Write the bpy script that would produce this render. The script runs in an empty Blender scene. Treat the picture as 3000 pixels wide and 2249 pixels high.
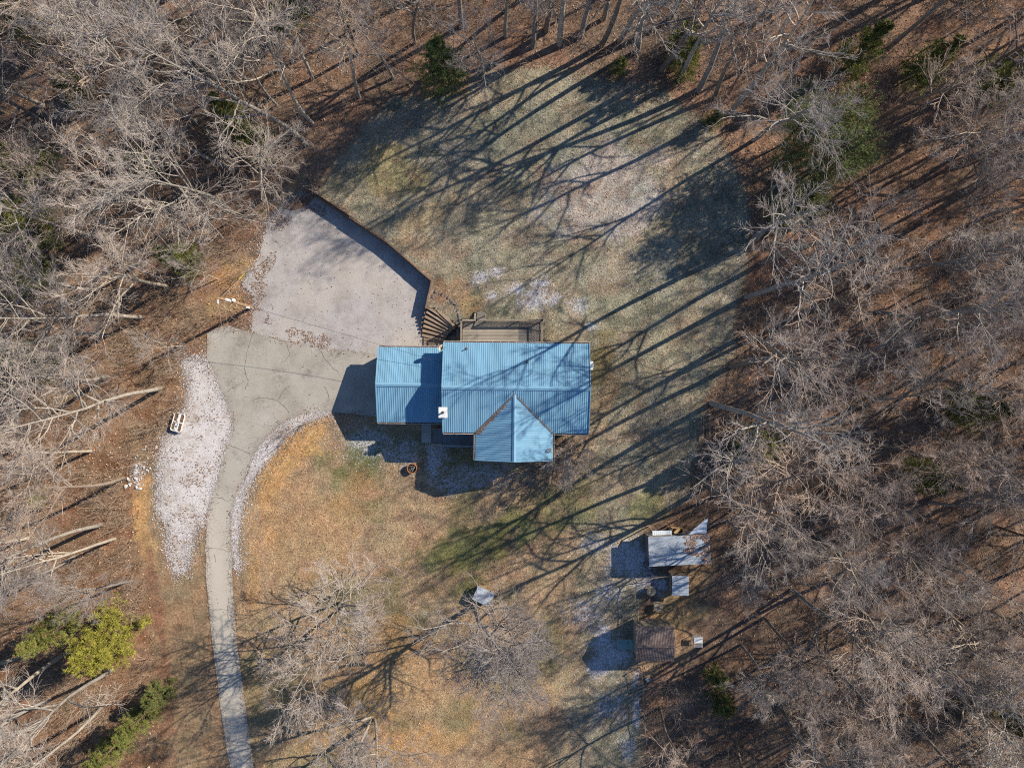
import bpy, bmesh, math, random
import numpy as np
from mathutils import Vector, Matrix, geometry

# ------------------------------------------------------------------ camera, sky, sun, exposure
S, H = 0.034, 70.0            # metres per photo pixel on the ground, height of the drone
CX, CY = 1500.0, 1124.5
scene = bpy.context.scene
cam = bpy.data.cameras.new('camera'); cam.sensor_fit = 'HORIZONTAL'; cam.sensor_width = 36.0
cam.lens = 36.0 * H / (3000 * S); cam.clip_end = 2000.0; cam.clip_start = 0.5
camo = bpy.data.objects.new('camera', cam); scene.collection.objects.link(camo)
camo.location = (0, 0, H); camo.rotation_euler = (0, 0, 0)
scene.camera = camo

SUN_EL = math.radians(33.0)
SHD = Vector((-0.8836, -0.468)).normalized()          # direction in which shadows fall
world = bpy.data.worlds.new('World'); scene.world = world; world.use_nodes = True
wn = world.node_tree.nodes; wl = world.node_tree.links
sky = wn.new('ShaderNodeTexSky'); sky.sky_type = 'NISHITA'; sky.sun_disc = False
sky.sun_elevation = SUN_EL; sky.sun_rotation = math.atan2(-SHD.x, -SHD.y)
sky.air_density = 1.0; sky.dust_density = 0.3; sky.ozone_density = 7.0
wn['Background'].inputs['Strength'].default_value = 0.10
wl.new(sky.outputs[0], wn['Background'].inputs['Color'])
sl = bpy.data.lights.new('sun', 'SUN'); sl.energy = 5.0; sl.angle = math.radians(0.5); sl.color = (1.0, 0.905, 0.77)
so = bpy.data.objects.new('sun', sl); scene.collection.objects.link(so)
so.rotation_euler = Vector((SHD.x*math.cos(SUN_EL), SHD.y*math.cos(SUN_EL), -math.sin(SUN_EL))).to_track_quat('-Z', 'Y').to_euler()
so.location = (40, 25, 60)
vs = scene.view_settings; vs.view_transform = 'Standard'; vs.look = 'None'; vs.exposure = 0.76; vs.gamma = 1.0
vs.use_curve_mapping = False
scene.cycles.max_bounces = 2; scene.cycles.diffuse_bounces = 1; scene.cycles.glossy_bounces = 1
scene.cycles.use_denoising = False; scene.cycles.filter_width = 1.1

rng = np.random.default_rng(7); random.seed(7)
COL = scene.collection

# ------------------------------------------------------------------ helpers: objects
def link(o, parent=None):
    COL.objects.link(o)
    if parent is not None: o.parent = parent
    return o
def tag(o, label=None, cat=None, group=None, kind=None):
    if label: o['label'] = label
    if cat: o['category'] = cat
    if group: o['group'] = group
    if kind: o['kind'] = kind
    return o
def thing(name, loc, label, cat, rz=0.0, group=None):
    o = bpy.data.objects.new(name, None); o.empty_display_size = 0.3
    o.location = loc; o.rotation_euler = (0, 0, rz); link(o)
    return tag(o, label, cat, group)
def mesh_np(name, V, F, mat=None, col=None, smooth=False):
    """F is (n,3) or (n,4) index array"""
    me = bpy.data.meshes.new(name)
    V = np.ascontiguousarray(V, dtype=np.float32); F = np.ascontiguousarray(F, dtype=np.int32)
    me.vertices.add(len(V)); me.vertices.foreach_set('co', V.ravel())
    k = F.shape[1]; n = len(F)
    me.loops.add(n*k); me.loops.foreach_set('vertex_index', F.ravel())
    me.polygons.add(n); me.polygons.foreach_set('loop_start', np.arange(0, n*k, k, dtype=np.int32))
    if smooth: me.polygons.foreach_set('use_smooth', np.ones(n, dtype=bool))
    me.update(calc_edges=True)
    if col is not None:
        a = me.color_attributes.new('Col', 'FLOAT_COLOR', 'POINT')
        c = np.ones((len(V), 4), np.float32); c[:, :3] = col
        a.data.foreach_set('color', c.ravel())
    if mat: me.materials.append(mat)
    return me
def obj(name, me, parent=None, loc=None, rot=None):
    o = bpy.data.objects.new(name, me)
    if loc is not None: o.location = loc
    if rot is not None: o.rotation_euler = rot
    return link(o, parent)
class MB:
    """collects shapes into one mesh"""
    def __init__(s): s.v = []; s.f = []
    def add(s, vs_, fs):
        n = len(s.v); s.v += [tuple(v) for v in vs_]; s.f += [tuple(i+n for i in f) for f in fs]; return s
    def box(s, x0, x1, y0, y1, z0, z1, M=None):
        v = [Vector(p) for p in ((x0,y0,z0),(x1,y0,z0),(x1,y1,z0),(x0,y1,z0),(x0,y0,z1),(x1,y0,z1),(x1,y1,z1),(x0,y1,z1))]
        if M is not None: v = [M @ p for p in v]
        return s.add(v, ((0,3,2,1),(4,5,6,7),(0,1,5,4),(1,2,6,5),(2,3,7,6),(3,0,4,7)))
    def beam(s, a, b, w, h, up=(0,0,1)):
        a, b = Vector(a), Vector(b); d = (b-a); L = d.length; d.normalize(); up = Vector(up)
        sd = d.cross(up)
        if sd.length < 1e-4: sd = d.cross(Vector((1,0,0)))
        sd.normalize(); u = sd.cross(d)
        M = Matrix((( d.x, sd.x, u.x, a.x),(d.y, sd.y, u.y, a.y),(d.z, sd.z, u.z, a.z),(0,0,0,1)))
        return s.box(0, L, -w/2, w/2, -h/2, h/2, M)
    def tube(s, pts, rad, n=8, cap=True):
        pts = [Vector(p) for p in pts]; k = len(pts); base = len(s.v)
        rad = rad if hasattr(rad, '__len__') else [rad]*k
        ref = None; vs_ = []
        for i, p in enumerate(pts):
            t = (pts[min(i+1,k-1)] - pts[max(i-1,0)]).normalized()
            if ref is None: ref = Vector((1,0,0)) if abs(t.x) < .8 else Vector((0,1,0))
            a = t.cross(ref).normalized(); b = t.cross(a); ref = -b if False else ref
            for j in range(n):
                q = 2*math.pi*j/n; vs_.append(p + rad[i]*(math.cos(q)*a + math.sin(q)*b))
        fs = [(i*n+j, i*n+(j+1)%n, (i+1)*n+(j+1)%n, (i+1)*n+j) for i in range(k-1) for j in range(n)]
        if cap: fs += [tuple(range(n-1,-1,-1)), tuple(range((k-1)*n, k*n))]
        return s.add(vs_, fs)
    def lathe(s, prof, n=20, c=(0,0,0)):
        vs_ = [(c[0]+r*math.cos(2*math.pi*j/n), c[1]+r*math.sin(2*math.pi*j/n), c[2]+z) for r, z in prof for j in range(n)]
        k = len(prof)
        fs = [(i*n+j, i*n+(j+1)%n, (i+1)*n+(j+1)%n, (i+1)*n+j) for i in range(k-1) for j in range(n)]
        return s.add(vs_, fs)
    def quad(s, *p): return s.add(p, (tuple(range(len(p))),))
    def build(s, name, mat, parent=None, bevel=0.0, loc=None):
        me = bpy.data.meshes.new(name); me.from_pydata(s.v, [], s.f); me.update()
        if bevel:
            bm = bmesh.new(); bm.from_mesh(me)
            bmesh.ops.bevel(bm, geom=bm.edges[:], offset=bevel, segments=1, affect='EDGES', clamp_overlap=True)
            bm.to_mesh(me); bm.free()
        me.materials.append(mat)
        return obj(name, me, parent, loc)

# ------------------------------------------------------------------ helpers: noise and polygons in numpy
def vnoise(x, y, sc, seed, octv=3):
    out = np.zeros_like(x); amp = 1.0; tot = 0
    for o in range(octv):
        r = np.random.default_rng(seed*31+o); T = r.random((128, 128))
        u = x/sc*(2**o) + 17.3*o + seed; v = y/sc*(2**o) - 9.1*o + seed*1.7
        i = np.floor(u).astype(int); j = np.floor(v).astype(int); fu = u-i; fv = v-j
        fu = fu*fu*(3-2*fu); fv = fv*fv*(3-2*fv); i %= 128; j %= 128; i1 = (i+1) % 128; j1 = (j+1) % 128
        out += amp*((T[i,j]*(1-fu)+T[i1,j]*fu)*(1-fv) + (T[i,j1]*(1-fu)+T[i1,j1]*fu)*fv)
        tot += amp; amp *= .55
    return out/tot
def sstep(a, b, x):
    t = np.clip((x-a)/(b-a), 0, 1); return t*t*(3-2*t)
def sdist(poly, x, y):
    """signed distance, positive inside"""
    P = np.asarray(poly, float); d = np.full(x.shape, 1e9); ins = np.zeros(x.shape, bool)
    for (ax, ay), (bx, by) in zip(P, np.roll(P, -1, 0)):
        ex, ey = bx-ax, by-ay; L = ex*ex+ey*ey+1e-12
        t = np.clip(((x-ax)*ex+(y-ay)*ey)/L, 0, 1)
        d = np.minimum(d, np.hypot(x-ax-t*ex, y-ay-t*ey))
        c = ((ay > y) != (by > y))
        xi = ex*(y-ay)/(by-ay+1e-12)+ax
        ins ^= c & (x < xi)
    return np.where(ins, d, -d)
def pw(x, y, z=0.0):
    k = S*(1-z/H); return ((x-CX)*k, (CY-y)*k)

# ------------------------------------------------------------------ terrain height
WALL = [(-19.0, 18.4), (-12.1, 13.8), (-7.85, 10.1), (-8.45, 7.45)]
UP = [(-45, 34), (-26, 22.5)] + WALL + [(-7.3, 7.1), (-5.55, 5.5), (-5.3, 3.0), (7.4, 3.0), (9.5, 0), (20, -7), (90, -14), (90, 90), (-45, 90)]
def seg_d(a, b, x, y):
    ex, ey = b[0]-a[0], b[1]-a[1]; t = np.clip(((x-a[0])*ex+(y-a[1])*ey)/(ex*ex+ey*ey), 0, 1)
    return np.hypot(x-a[0]-t*ex, y-a[1]-t*ey), t
def ground_h(x, y):
    x = np.asarray(x, float); y = np.asarray(y, float); sh = x.shape
    x = np.atleast_1d(x); y = np.atleast_1d(y)
    d = sdist(UP, x, y)
    soft = sstep(-3.5, 3.5, d)
    sharp = sstep(0.03, 0.09, d)
    dw = np.full(x.shape, 1e9)
    for a, b in zip(WALL[:-1], WALL[1:]): dw = np.minimum(dw, seg_d(a, b, x, y)[0])
    past = np.maximum(0, (-(x+19.0)*0.83 + (y-18.4)*0.55))          # distance beyond the upper end of the wall
    k = (1-sstep(2.5, 6.0, dw)) * (1-sstep(0.0, 4.0, past))
    m = soft*(1-k) + sharp*k
    lot = (sdist([(-19.3,18.2),(-12.1,13.8),(-7.85,10.1),(-8.45,7.45),(-8.6,3.2),(-13,3.2),(-26,5),(-27,10)], x, y) > 0.0)
    m = np.where(lot, 0.0, m)
    st = sdist([(-8.62,3.3),(-8.62,4.0),(-8.40,7.38),(-7.35,7.12),(-5.5,5.5),(-5.3,3.3)], x, y) > 0
    m = np.where(st, np.clip((y-5.0)/2.9, 0, 1)*0.78, m)
    h = 1.05*m
    h += m*0.02*np.clip(y-9, 0, 60)
    h -= 0.034*np.clip(-y-7, 0, 90)
    flat = sstep(0.0, 6.0, np.maximum(np.abs(x+16)-13, np.abs(y-6)-12))
    h += flat*(vnoise(x, y, 9.0, 3, 2)-.5)*0.5
    return h.reshape(sh)
def gh(x, y): return float(ground_h(np.array([x]), np.array([y]))[0])
def at(px, py, z=None):
    """photo pixel -> point: on the ground, or z metres above datum"""
    if z is not None: return Vector((*pw(px, py, z), z))
    zz = 0.0
    for _ in range(3): X, Y = pw(px, py, zz); zz = gh(X, Y)
    return Vector((X, Y, zz))

# ------------------------------------------------------------------ materials
def new_mat(name):
    m = bpy.data.materials.new(name); m.use_nodes = True
    nt = m.node_tree; b = nt.nodes['Principled BSDF']; return m, nt, b
def N(nt, t, **kw):
    n = nt.nodes.new(t)
    for k, v in kw.items():
        if k.startswith('i_'): n.inputs[k[2:].replace('_', ' ')].default_value = v
        else: setattr(n, k, v)
    return n
def noise(nt, scale, detail=4.0, rough=.6, coord=None, dist=0.0):
    n = N(nt, 'ShaderNodeTexNoise'); n.inputs['Scale'].default_value = scale; n.inputs['Detail'].default_value = detail
    n.inputs['Roughness'].default_value = rough; n.inputs['Distortion'].default_value = dist
    if coord is not None: nt.links.new(coord, n.inputs['Vector'])
    return n
def ramp(nt, inp, stops):
    r = N(nt, 'ShaderNodeValToRGB'); e = r.color_ramp.elements
    while len(e) < len(stops): e.new(.5)
    for i, (p, c) in enumerate(stops):
        e[i].position = p; e[i].color = (*c, 1) if len(c) == 3 else c
    nt.links.new(inp, r.inputs['Fac']); return r
def mixc(nt, a, b, f, mode='MIX'):
    m = N(nt, 'ShaderNodeMix', data_type='RGBA', blend_type=mode)
    for sock, v in ((m.inputs[6], a), (m.inputs[7], b)):
        if isinstance(v, (tuple, list)): sock.default_value = (*v, 1)
        else: nt.links.new(v, sock)
    if isinstance(f, (int, float)): m.inputs[0].default_value = f
    else: nt.links.new(f, m.inputs[0])
    return m.outputs[2]
def bump(nt, b, hgt, st=.4, dist=.05):
    bp = N(nt, 'ShaderNodeBump'); bp.inputs['Strength'].default_value = st; bp.inputs['Distance'].default_value = dist
    nt.links.new(hgt, bp.inputs['Height']); nt.links.new(bp.outputs[0], b.inputs['Normal'])
def g3(v): return (v, v, v)
def mat_simple(name, col, var=.25, scale=3.0, rough=.8, metal=0.0, bmp=.2, dirt=None, dirt_amt=.4, dscale=.8, obj_var=0.0, spec=.3, stretch=None):
    m, nt, b = new_mat(name); tc = N(nt, 'ShaderNodeTexCoord'); co = tc.outputs['Object']
    if stretch:
        mp = N(nt, 'ShaderNodeMapping'); mp.inputs['Scale'].default_value = stretch; nt.links.new(co, mp.inputs['Vector']); co = mp.outputs[0]
    n = noise(nt, scale, 6, .65, co)
    r = ramp(nt, n.outputs[0], [(.25, g3(1-var)), (.75, g3(1+var*.6))])
    c = mixc(nt, col, r.outputs[0], 1.0, 'MULTIPLY')
    if dirt:
        n2 = noise(nt, dscale, 5, .7, co); r2 = ramp(nt, n2.outputs[0], [(.48, g3(0)), (.7, g3(dirt_amt))])
        c = mixc(nt, c, dirt, r2.outputs[0])
    if obj_var:
        oi = N(nt, 'ShaderNodeObjectInfo'); r3 = ramp(nt, oi.outputs['Random'], [(0, g3(1-obj_var)), (1, g3(1+obj_var))])
        c = mixc(nt, c, r3.outputs[0], 1.0, 'MULTIPLY')
    nt.links.new(c, b.inputs['Base Color']); b.inputs['Roughness'].default_value = rough; b.inputs['Metallic'].default_value = metal
    b.inputs['Specular IOR Level'].default_value = spec
    if bmp: bump(nt, b, n.outputs[0], bmp, .02)
    return m
M = {}
def m_ground():
    m, nt, b = new_mat('ground'); a = N(nt, 'ShaderNodeVertexColor', layer_name='Col'); tc = N(nt, 'ShaderNodeTexCoord'); co = tc.outputs['Object']
    n1 = noise(nt, 1.3, 8, .72, co); n2 = noise(nt, 5.5, 5, .8, co); n3 = noise(nt, .35, 4, .6, co)
    r1 = ramp(nt, n1.outputs[0], [(.3, g3(.70)), (.7, g3(1.25))])
    r2 = ramp(nt, n2.outputs[0], [(.32, (.42, .40, .40)), (.52, g3(1.0)), (.72, (1.6, 1.55, 1.5))])
    r3 = ramp(nt, n3.outputs[0], [(.35, (.9, 1.0, 1.0)), (.65, (1.1, 1.0, .95))])
    c = mixc(nt, a.outputs[0], r1.outputs[0], 1.0, 'MULTIPLY'); c = mixc(nt, c, r2.outputs[0], 1.0, 'MULTIPLY'); c = mixc(nt, c, r3.outputs[0], 1.0, 'MULTIPLY')
    n4 = noise(nt, 4.2, 6, .8, co)                       # frost sits on the blade tips: broken up finely, densest where the alpha says
    ad = N(nt, 'ShaderNodeMath', operation='SUBTRACT'); nt.links.new(n4.outputs[0], ad.inputs[0]); nt.links.new(a.outputs[1], ad.inputs[1])
    fr_ = ramp(nt, ad.outputs[0], [(.0, g3(0)), (.22, g3(1))])
    c = mixc(nt, c, (.50, .50, .54), fr_.outputs[0])
    nt.links.new(c, b.inputs['Base Color']); b.inputs['Roughness'].default_value = 1.0; b.inputs['Specular IOR Level'].default_value = .05
    bump(nt, b, n2.outputs[0], .7, .10); return m
M['ground'] = m_ground()
def m_gravel(name, base, dark, tint, con=.35, sc=9):
    m, nt, b = new_mat(name); tc = N(nt, 'ShaderNodeTexCoord'); co = tc.outputs['Object']
    v = noise(nt, sc, 4, .8, co); n1 = noise(nt, .5, 6, .7, co); n2 = noise(nt, .16, 3, .5, co)
    c = mixc(nt, base, dark, ramp(nt, n1.outputs[0], [(.44, g3(0)), (.62, g3(.8))]).outputs[0])
    c = mixc(nt, c, tint, ramp(nt, n2.outputs[0], [(.45, g3(0)), (.62, g3(.55))]).outputs[0])
    c = mixc(nt, c, ramp(nt, v.outputs[0], [(.33, g3(1-con*1.2)), (.5, g3(1.0)), (.67, g3(1+con))]).outputs[0], 1.0, 'MULTIPLY')
    nt.links.new(c, b.inputs['Base Color']); b.inputs['Roughness'].default_value = 1.0; b.inputs['Specular IOR Level'].default_value = .1
    bump(nt, b, v.outputs[0], .5, .05); return m
M['gravel'] = m_gravel('gravel', (.345, .325, .315), (.24, .215, .20), (.385, .345, .30), .2, 13)
M['white_gravel'] = m_gravel('white_gravel', (.47, .445, .435), (.30, .25, .21), (.52, .495, .49), .3)
def m_concrete():
    m, nt, b = new_mat('concrete'); tc = N(nt, 'ShaderNodeTexCoord'); co = tc.outputs['Object']
    n1 = noise(nt, .35, 6, .65, co); n2 = noise(nt, 7, 5, .7, co); a = N(nt, 'ShaderNodeVertexColor', layer_name='Col')
    c = ramp(nt, n1.outputs[0], [(.3, (.235, .215, .185)), (.5, (.315, .29, .25)), (.62, (.33, .31, .27)), (.75, (.40, .375, .335))]).outputs[0]
    c = mixc(nt, c, ramp(nt, n2.outputs[0], [(.3, g3(.82)), (.7, g3(1.12))]).outputs[0], 1.0, 'MULTIPLY')
    vo = N(nt, 'ShaderNodeTexVoronoi', feature='DISTANCE_TO_EDGE'); vo.inputs['Scale'].default_value = 3.6
    nd = noise(nt, 2.5, 3, .5, co); vv = mixc(nt, co, nd.outputs[1], .12); nt.links.new(vv, vo.inputs['Vector'])
    cr = ramp(nt, vo.outputs[0], [(.015, g3(1)), (.08, g3(0))])
    sep = N(nt, 'ShaderNodeSeparateColor'); nt.links.new(a.outputs[0], sep.inputs[0])
    f = N(nt, 'ShaderNodeMath', operation='MULTIPLY'); nt.links.new(cr.outputs[0], f.inputs[0]); nt.links.new(sep.outputs[0], f.inputs[1])
    f3 = N(nt, 'ShaderNodeMath', operation='MULTIPLY'); f3.inputs[1].default_value = .6; nt.links.new(sep.outputs[2], f3.inputs[0]); c = mixc(nt, c, (.43, .39, .325), f3.outputs[0])
    c = mixc(nt, c, (.07, .06, .05), f.outputs[0])
    f2 = N(nt, 'ShaderNodeMath', operation='MULTIPLY'); nt.links.new(sep.outputs[1], f2.inputs[0])
    nt.links.new(ramp(nt, noise(nt, 1.6, 6, .7, co).outputs[0], [(.42, g3(0)), (.62, g3(1))]).outputs[0], f2.inputs[1])
    c = mixc(nt, c, (.12, .10, .085), f2.outputs[0])
    nt.links.new(c, b.inputs['Base Color']); b.inputs['Roughness'].default_value = .9; b.inputs['Specular IOR Level'].default_value = .2
    bump(nt, b, n2.outputs[0], .2, .02); return m
M['concrete'] = m_concrete()
def m_attr(name, rough=1.0, mul=1.0, transl=0.0):
    m, nt, b = new_mat(name); a = N(nt, 'ShaderNodeVertexColor', layer_name='Col')
    oi = N(nt, 'ShaderNodeObjectInfo')
    c = mixc(nt, a.outputs[0], ramp(nt, oi.outputs['Random'], [(0, (.82*mul, .85*mul, .85*mul)), (1, (1.2*mul, 1.12*mul, 1.1*mul))]).outputs[0], 1.0, 'MULTIPLY')
    nt.links.new(c, b.inputs['Base Color']); b.inputs['Roughness'].default_value = rough; b.inputs['Specular IOR Level'].default_value = .1
    return m
M['leaf'] = m_attr('leaf')
M['needles'] = m_attr('needles')
def m_bark(name, c0, c1):
    m, nt, b = new_mat(name); tc = N(nt, 'ShaderNodeTexCoord'); n = noise(nt, 1.2, 5, .7, tc.outputs['Object']); oi = N(nt, 'ShaderNodeObjectInfo')
    n_b = noise(nt, 7, 5, .75, tc.outputs['Object'])
    c = ramp(nt, n.outputs[0], [(.3, c0), (.7, c1)]).outputs[0]
    c = mixc(nt, c, ramp(nt, n_b.outputs[0], [(.3, g3(.55)), (.5, g3(1)), (.7, g3(1.25))]).outputs[0], 1.0, 'MULTIPLY')
    c = mixc(nt, c, ramp(nt, oi.outputs['Random'], [(0, (.68, .68, .70)), (.5, (.95, .93, .92)), (1, (1.22, 1.15, 1.05))]).outputs[0], 1.0, 'MULTIPLY')
    nt.links.new(c, b.inputs['Base Color']); b.inputs['Roughness'].default_value = .95; b.inputs['Specular IOR Level'].default_value = .1
    return m
M['bark'] = m_bark('bark', (.23, .20, .165), (.40, .36, .30))
M['twig'] = m_bark('twig', (.30, .26, .23), (.44, .39, .35))
M['brush'] = m_bark('brush', (.26, .19, .145), (.46, .37, .28))
M['pine_bark'] = m_bark('pine_bark', (.10, .07, .05), (.18, .13, .10))
M['roof'] = mat_simple('roof', (.15, .30, .415), .2, 1.0, .42, 0, 0, (.19, .32, .39), .5, .7, .08, .2, stretch=(3.2, .5, 1))
M['roof_wing'] = mat_simple('roof_wing', (.15, .30, .415), .2, 1.0, .42, 0, 0, (.19, .32, .39), .5, .7, .08, .2, stretch=(.5, 3.2, 1))
M['ridge'] = mat_simple('ridge', (.16, .31, .425), .1, 2, .42, 0, 0)
M['flash'] = mat_simple('flashing', (.13, .12, .12), .3, 5, .6)
M['deckbase'] = mat_simple('roof_deck', (.10, .09, .08), .2, 3, .9)
M['siding'] = mat_simple('siding', (.48, .47, .44), .08, 2, .7, 0, .1)
M['white'] = mat_simple('white_paint', (.72, .71, .68), .08, 3, .5, 0, .05, (.45, .40, .33), .3, 3)
M['gutter'] = mat_simple('gutter', (.62, .58, .54), .12, 3, .5, 0, 0, (.25, .15, .09), .7, 2.0)
M['debris'] = mat_simple('debris', (.10, .06, .04), .5, 12, 1.0)
M['glass'] = mat_simple('glass', (.03, .04, .05), .1, 1, .08, 0, 0, spec=.6)
M['metal'] = mat_simple('galvanized', (.40, .45, .50), .12, 1.5, .5, .0, .05, (.36, .31, .27), .4, .9, .04)
M['steel'] = mat_simple('dark_steel', (.07, .065, .06), .3, 6, .6, .4)
M['rust'] = mat_simple('rust', (.30, .13, .06), .4, 6, .85, 0, .3, (.14, .07, .045), .7, 2)
M['rustroof'] = mat_simple('rusty_sheet', (.17, .13, .115), .35, 1.2, .8, 0, .2, (.10, .05, .04), .8, .9, .08)
M['oldwood'] = mat_simple('weathered_wood', (.27, .225, .17), .35, 5, .9, 0, .3, (.11, .10, .095), .5, 1.4, .18, stretch=(.5, 6, 6))
M['deckwood'] = mat_simple('deck_board', (.31, .27, .215), .35, 4, .9, 0, .25, (.12, .11, .10), .6, 1.0, .16, stretch=(.35, 5, 5))
M['greywood'] = mat_simple('grey_board', (.15, .14, .13), .3, 4, .9, 0, .25, (.25, .23, .21), .4, 1.0, .16, stretch=(.5, 5, 5))
M['porchwood'] = mat_simple('porch_board', (.19, .20, .21), .25, 4, .85, 0, .2, None, 0, 1, .14, stretch=(5, .4, 5))
M['tie'] = mat_simple('railway_tie', (.19, .125, .085), .4, 5, .95, 0, .4, (.08, .06, .05), .6, 1.6, .2, stretch=(.6, 5, 5))
M['step_tie'] = mat_simple('step_timber', (.29, .21, .145), .35, 5, .95, 0, .4, (.15, .12, .10), .5, 1.6, .16, stretch=(.6, 5, 5))
M['pole'] = mat_simple('pole_wood', (.34, .21, .11), .3, 4, .9, 0, .2, (.42, .37, .31), .6, .6, stretch=(5, 5, .5))
M['ply'] = mat_simple('plywood', (.40, .27, .13), .25, 3, .85, 0, .1, (.2, .13, .07), .4, 1.5, .1)
M['spool'] = mat_simple('spool_wood', (.36, .29, .20), .25, 6, .9, 0, .2, (.2, .17, .13), .5, 2)
M['hull'] = mat_simple('hull_plastic', (.70, .68, .64), .06, 2, .45, 0, .05, (.42, .33, .24), .6, 2.5)
M['well'] = mat_simple('leaf_filled_well', (.15, .085, .05), .6, 14, 1, 0, .5, (.30, .19, .10), .6, 7)
M['blue'] = mat_simple('blue_plastic', (.05, .20, .50), .1, 3, .4)
M['tarp'] = mat_simple('tarp', (.42, .50, .62), .15, 3, .5, 0, .2, (.62, .64, .66), .6, 1.6)
M['wire'] = mat_simple('wire', (.30, .28, .26), .1, 1, .6)
M['cable'] = mat_simple('cable', (.06, .06, .06), .1, 1, .7)
M['yellow'] = mat_simple('yellow_plastic', (.55, .42, .06), .1, 1, .6)
M['ceramic'] = mat_simple('ceramic', (.55, .57, .60), .1, 4, .3)
M['lamp'] = mat_simple('lamp_glass', (.75, .75, .73), .05, 4, .3)
M['stone'] = mat_simple('stone', (.48, .45, .43), .3, 4, .9, 0, .3, None, 0, 1, .2)
M['darkstone'] = mat_simple('dark_stone', (.13, .13, .14), .4, 4, .9, 0, .4, None, 0, 1, .3)
M['crack'] = mat_simple('crack', (.10, .085, .07), .3, 6, 1.0)
M['poly'] = mat_simple('cloudy_panel', (.16, .26, .25), .3, 3, .3, 0, 0, (.35, .42, .45), .5, 1.2)
M['slab'] = mat_simple('walk_slab', (.34, .33, .30), .12, 2, .9, 0, .1, (.25, .24, .22), .5, 1)
M['soil'] = mat_simple('soil', (.16, .105, .07), .5, 6, 1, 0, .5)
M['char'] = mat_simple('charred', (.06, .05, .045), .5, 8, 1, 0, .4, (.30, .27, .24), .8, 5)
M['dish'] = mat_simple('dish', (.52, .42, .30), .1, 3, .5)

# ------------------------------------------------------------------ the zones of the place, in photo pixels (k = 2212-px copy)
def k2(pts): return [(x*1.3562, y*1.3562) for x, y in pts]
YARD = k2([(700,420),(735,360),(790,290),(860,225),(930,225),(1000,215),(1050,172),(1190,158),(1290,185),(1400,205),(1500,262),(1560,335),(1605,430),(1612,560),(1588,660),(1570,770),(1520,860),(1500,1000),(1470,1090),(1395,1140),(1385,1250),(1372,1400),(1380,1500),(1400,1760),(545,1760),(500,1300),(520,1100),(560,1000),(700,900),(815,900),(815,750),(905,750),(930,600)])
DRIVE = [(608,978),(606,1049),(626,1089),(647,1139),(663,1184),(683,1229),(684,1257),(669,1297),(651,1356),(629,1428),(611,1492),(603,1527),(598,1604),(599,1699),(608,1816),(619,1929),(633,2065),(646,2178),(658,2249),(672,2350),(700,2480),
         (776,2480),(748,2350),(730,2249),(719,2155),(705,2042),(692,1929),(683,1839),(678,1749),(674,1658),(675,1590),(676,1500),(696,1446),(715,1397),(742,1338),(764,1302),(791,1270),(828,1238),(868,1220),(909,1209),(959,1204),(1020,1210),(1112,1222),(1112,1040),(1050,1030),(1000,1024),(904,1012),(837,996),(769,981),(705,965),(669,953),(633,962)]
LOT = [(737,966),(743,916),(748,865),(712,838),(727,800),(763,753),(770,702),(788,645),(831,598),(882,569),(930,572),(1137,710),(1265,822),(1249,900),(1243,930),(1236,985),(1232,1005),(1290,1012),(1290,1040),(1112,1046),(1050,1036),(1000,1030),(904,1018),(837,1002),(769,987)]
STRIP = [(538,1062),(565,1050),(600,1050),(626,1089),(647,1139),(663,1184),(683,1229),(684,1257),(669,1297),(651,1356),(629,1428),(611,1492),(603,1527),(590,1540),(570,1545),(556,1590),(549,1631),(533,1678),(511,1676),(509,1649),(493,1622),(495,1568),(484,1527),(462,1500),(465,1450),(468,1400),(470,1340),(480,1290),(520,1250),(545,1190),(553,1160),(553,1110),(545,1080)]
STRIP2 = [(972,1204),(927,1225),(882,1243),(837,1279),(800,1329),(764,1370),(735,1410),(715,1450),(700,1520),(690,1600),(697,1668),(680,1670),(675,1590),(676,1500),(696,1446),(715,1397),(742,1338),(764,1302),(791,1270),(828,1238),(868,1220),(909,1207),(959,1202)]
def w0(poly): return [pw(x, y, 0) for x, y in poly]

# ground sheet: fine where the photograph looks, coarse to the far edge
def axis(lo, hi, step, far):
    fine = np.arange(lo, hi+1e-6, step); out = []
    g = step
    x = hi
    while x < far: g *= 1.35; x += g; out.append(x)
    left = [-(v-hi)+lo for v in out]
    return np.array(left[::-1] + list(fine) + out)
gx = axis(-55, 55, .25, 900); gy = axis(-42, 42, .25, 900)
# pull grid lines off: wall edges handled by cutting below
X, Y = np.meshgrid(gx, gy, indexing='ij')
nx, ny = X.shape
idx = np.arange(nx*ny).reshape(nx, ny)
F = np.stack([idx[:-1,:-1].ravel(), idx[1:,:-1].ravel(), idx[1:,1:].ravel(), idx[:-1,1:].ravel()], 1)
gme = mesh_np('ground', np.stack([X.ravel(), Y.ravel(), np.zeros(nx*ny)], 1), F)
bm = bmesh.new(); bm.from_mesh(gme)
for a, b in zip(WALL[:-1], WALL[1:]):
    a, b = Vector((*a, 0)), Vector((*b, 0)); d = (b-a).normalized(); n = Vector((-d.y, d.x, 0))
    if n.y < 0 and abs(n.y) > .3: n = -n
    if abs(n.y) <= .3 and n.x < 0: n = -n
    mid = (a+b)/2; rad = (b-a).length/2 + .6
    for off in (0.025, 0.095):
        fs = [f for f in bm.faces if (f.calc_center_median()-mid).length < rad]
        ed = {e for f in fs for e in f.edges}; vv = {v for f in fs for v in f.verts}
        bmesh.ops.bisect_plane(bm, geom=list(fs)+list(ed)+list(vv), plane_co=a+n*off, plane_no=n)
bm.to_mesh(gme); bm.free()
nv = len(gme.vertices); co = np.empty(nv*3, np.float32); gme.vertices.foreach_get('co', co); co = co.reshape(-1, 3)
gxv = co[:, 0].astype(float); gyv = co[:, 1].astype(float)
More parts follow.
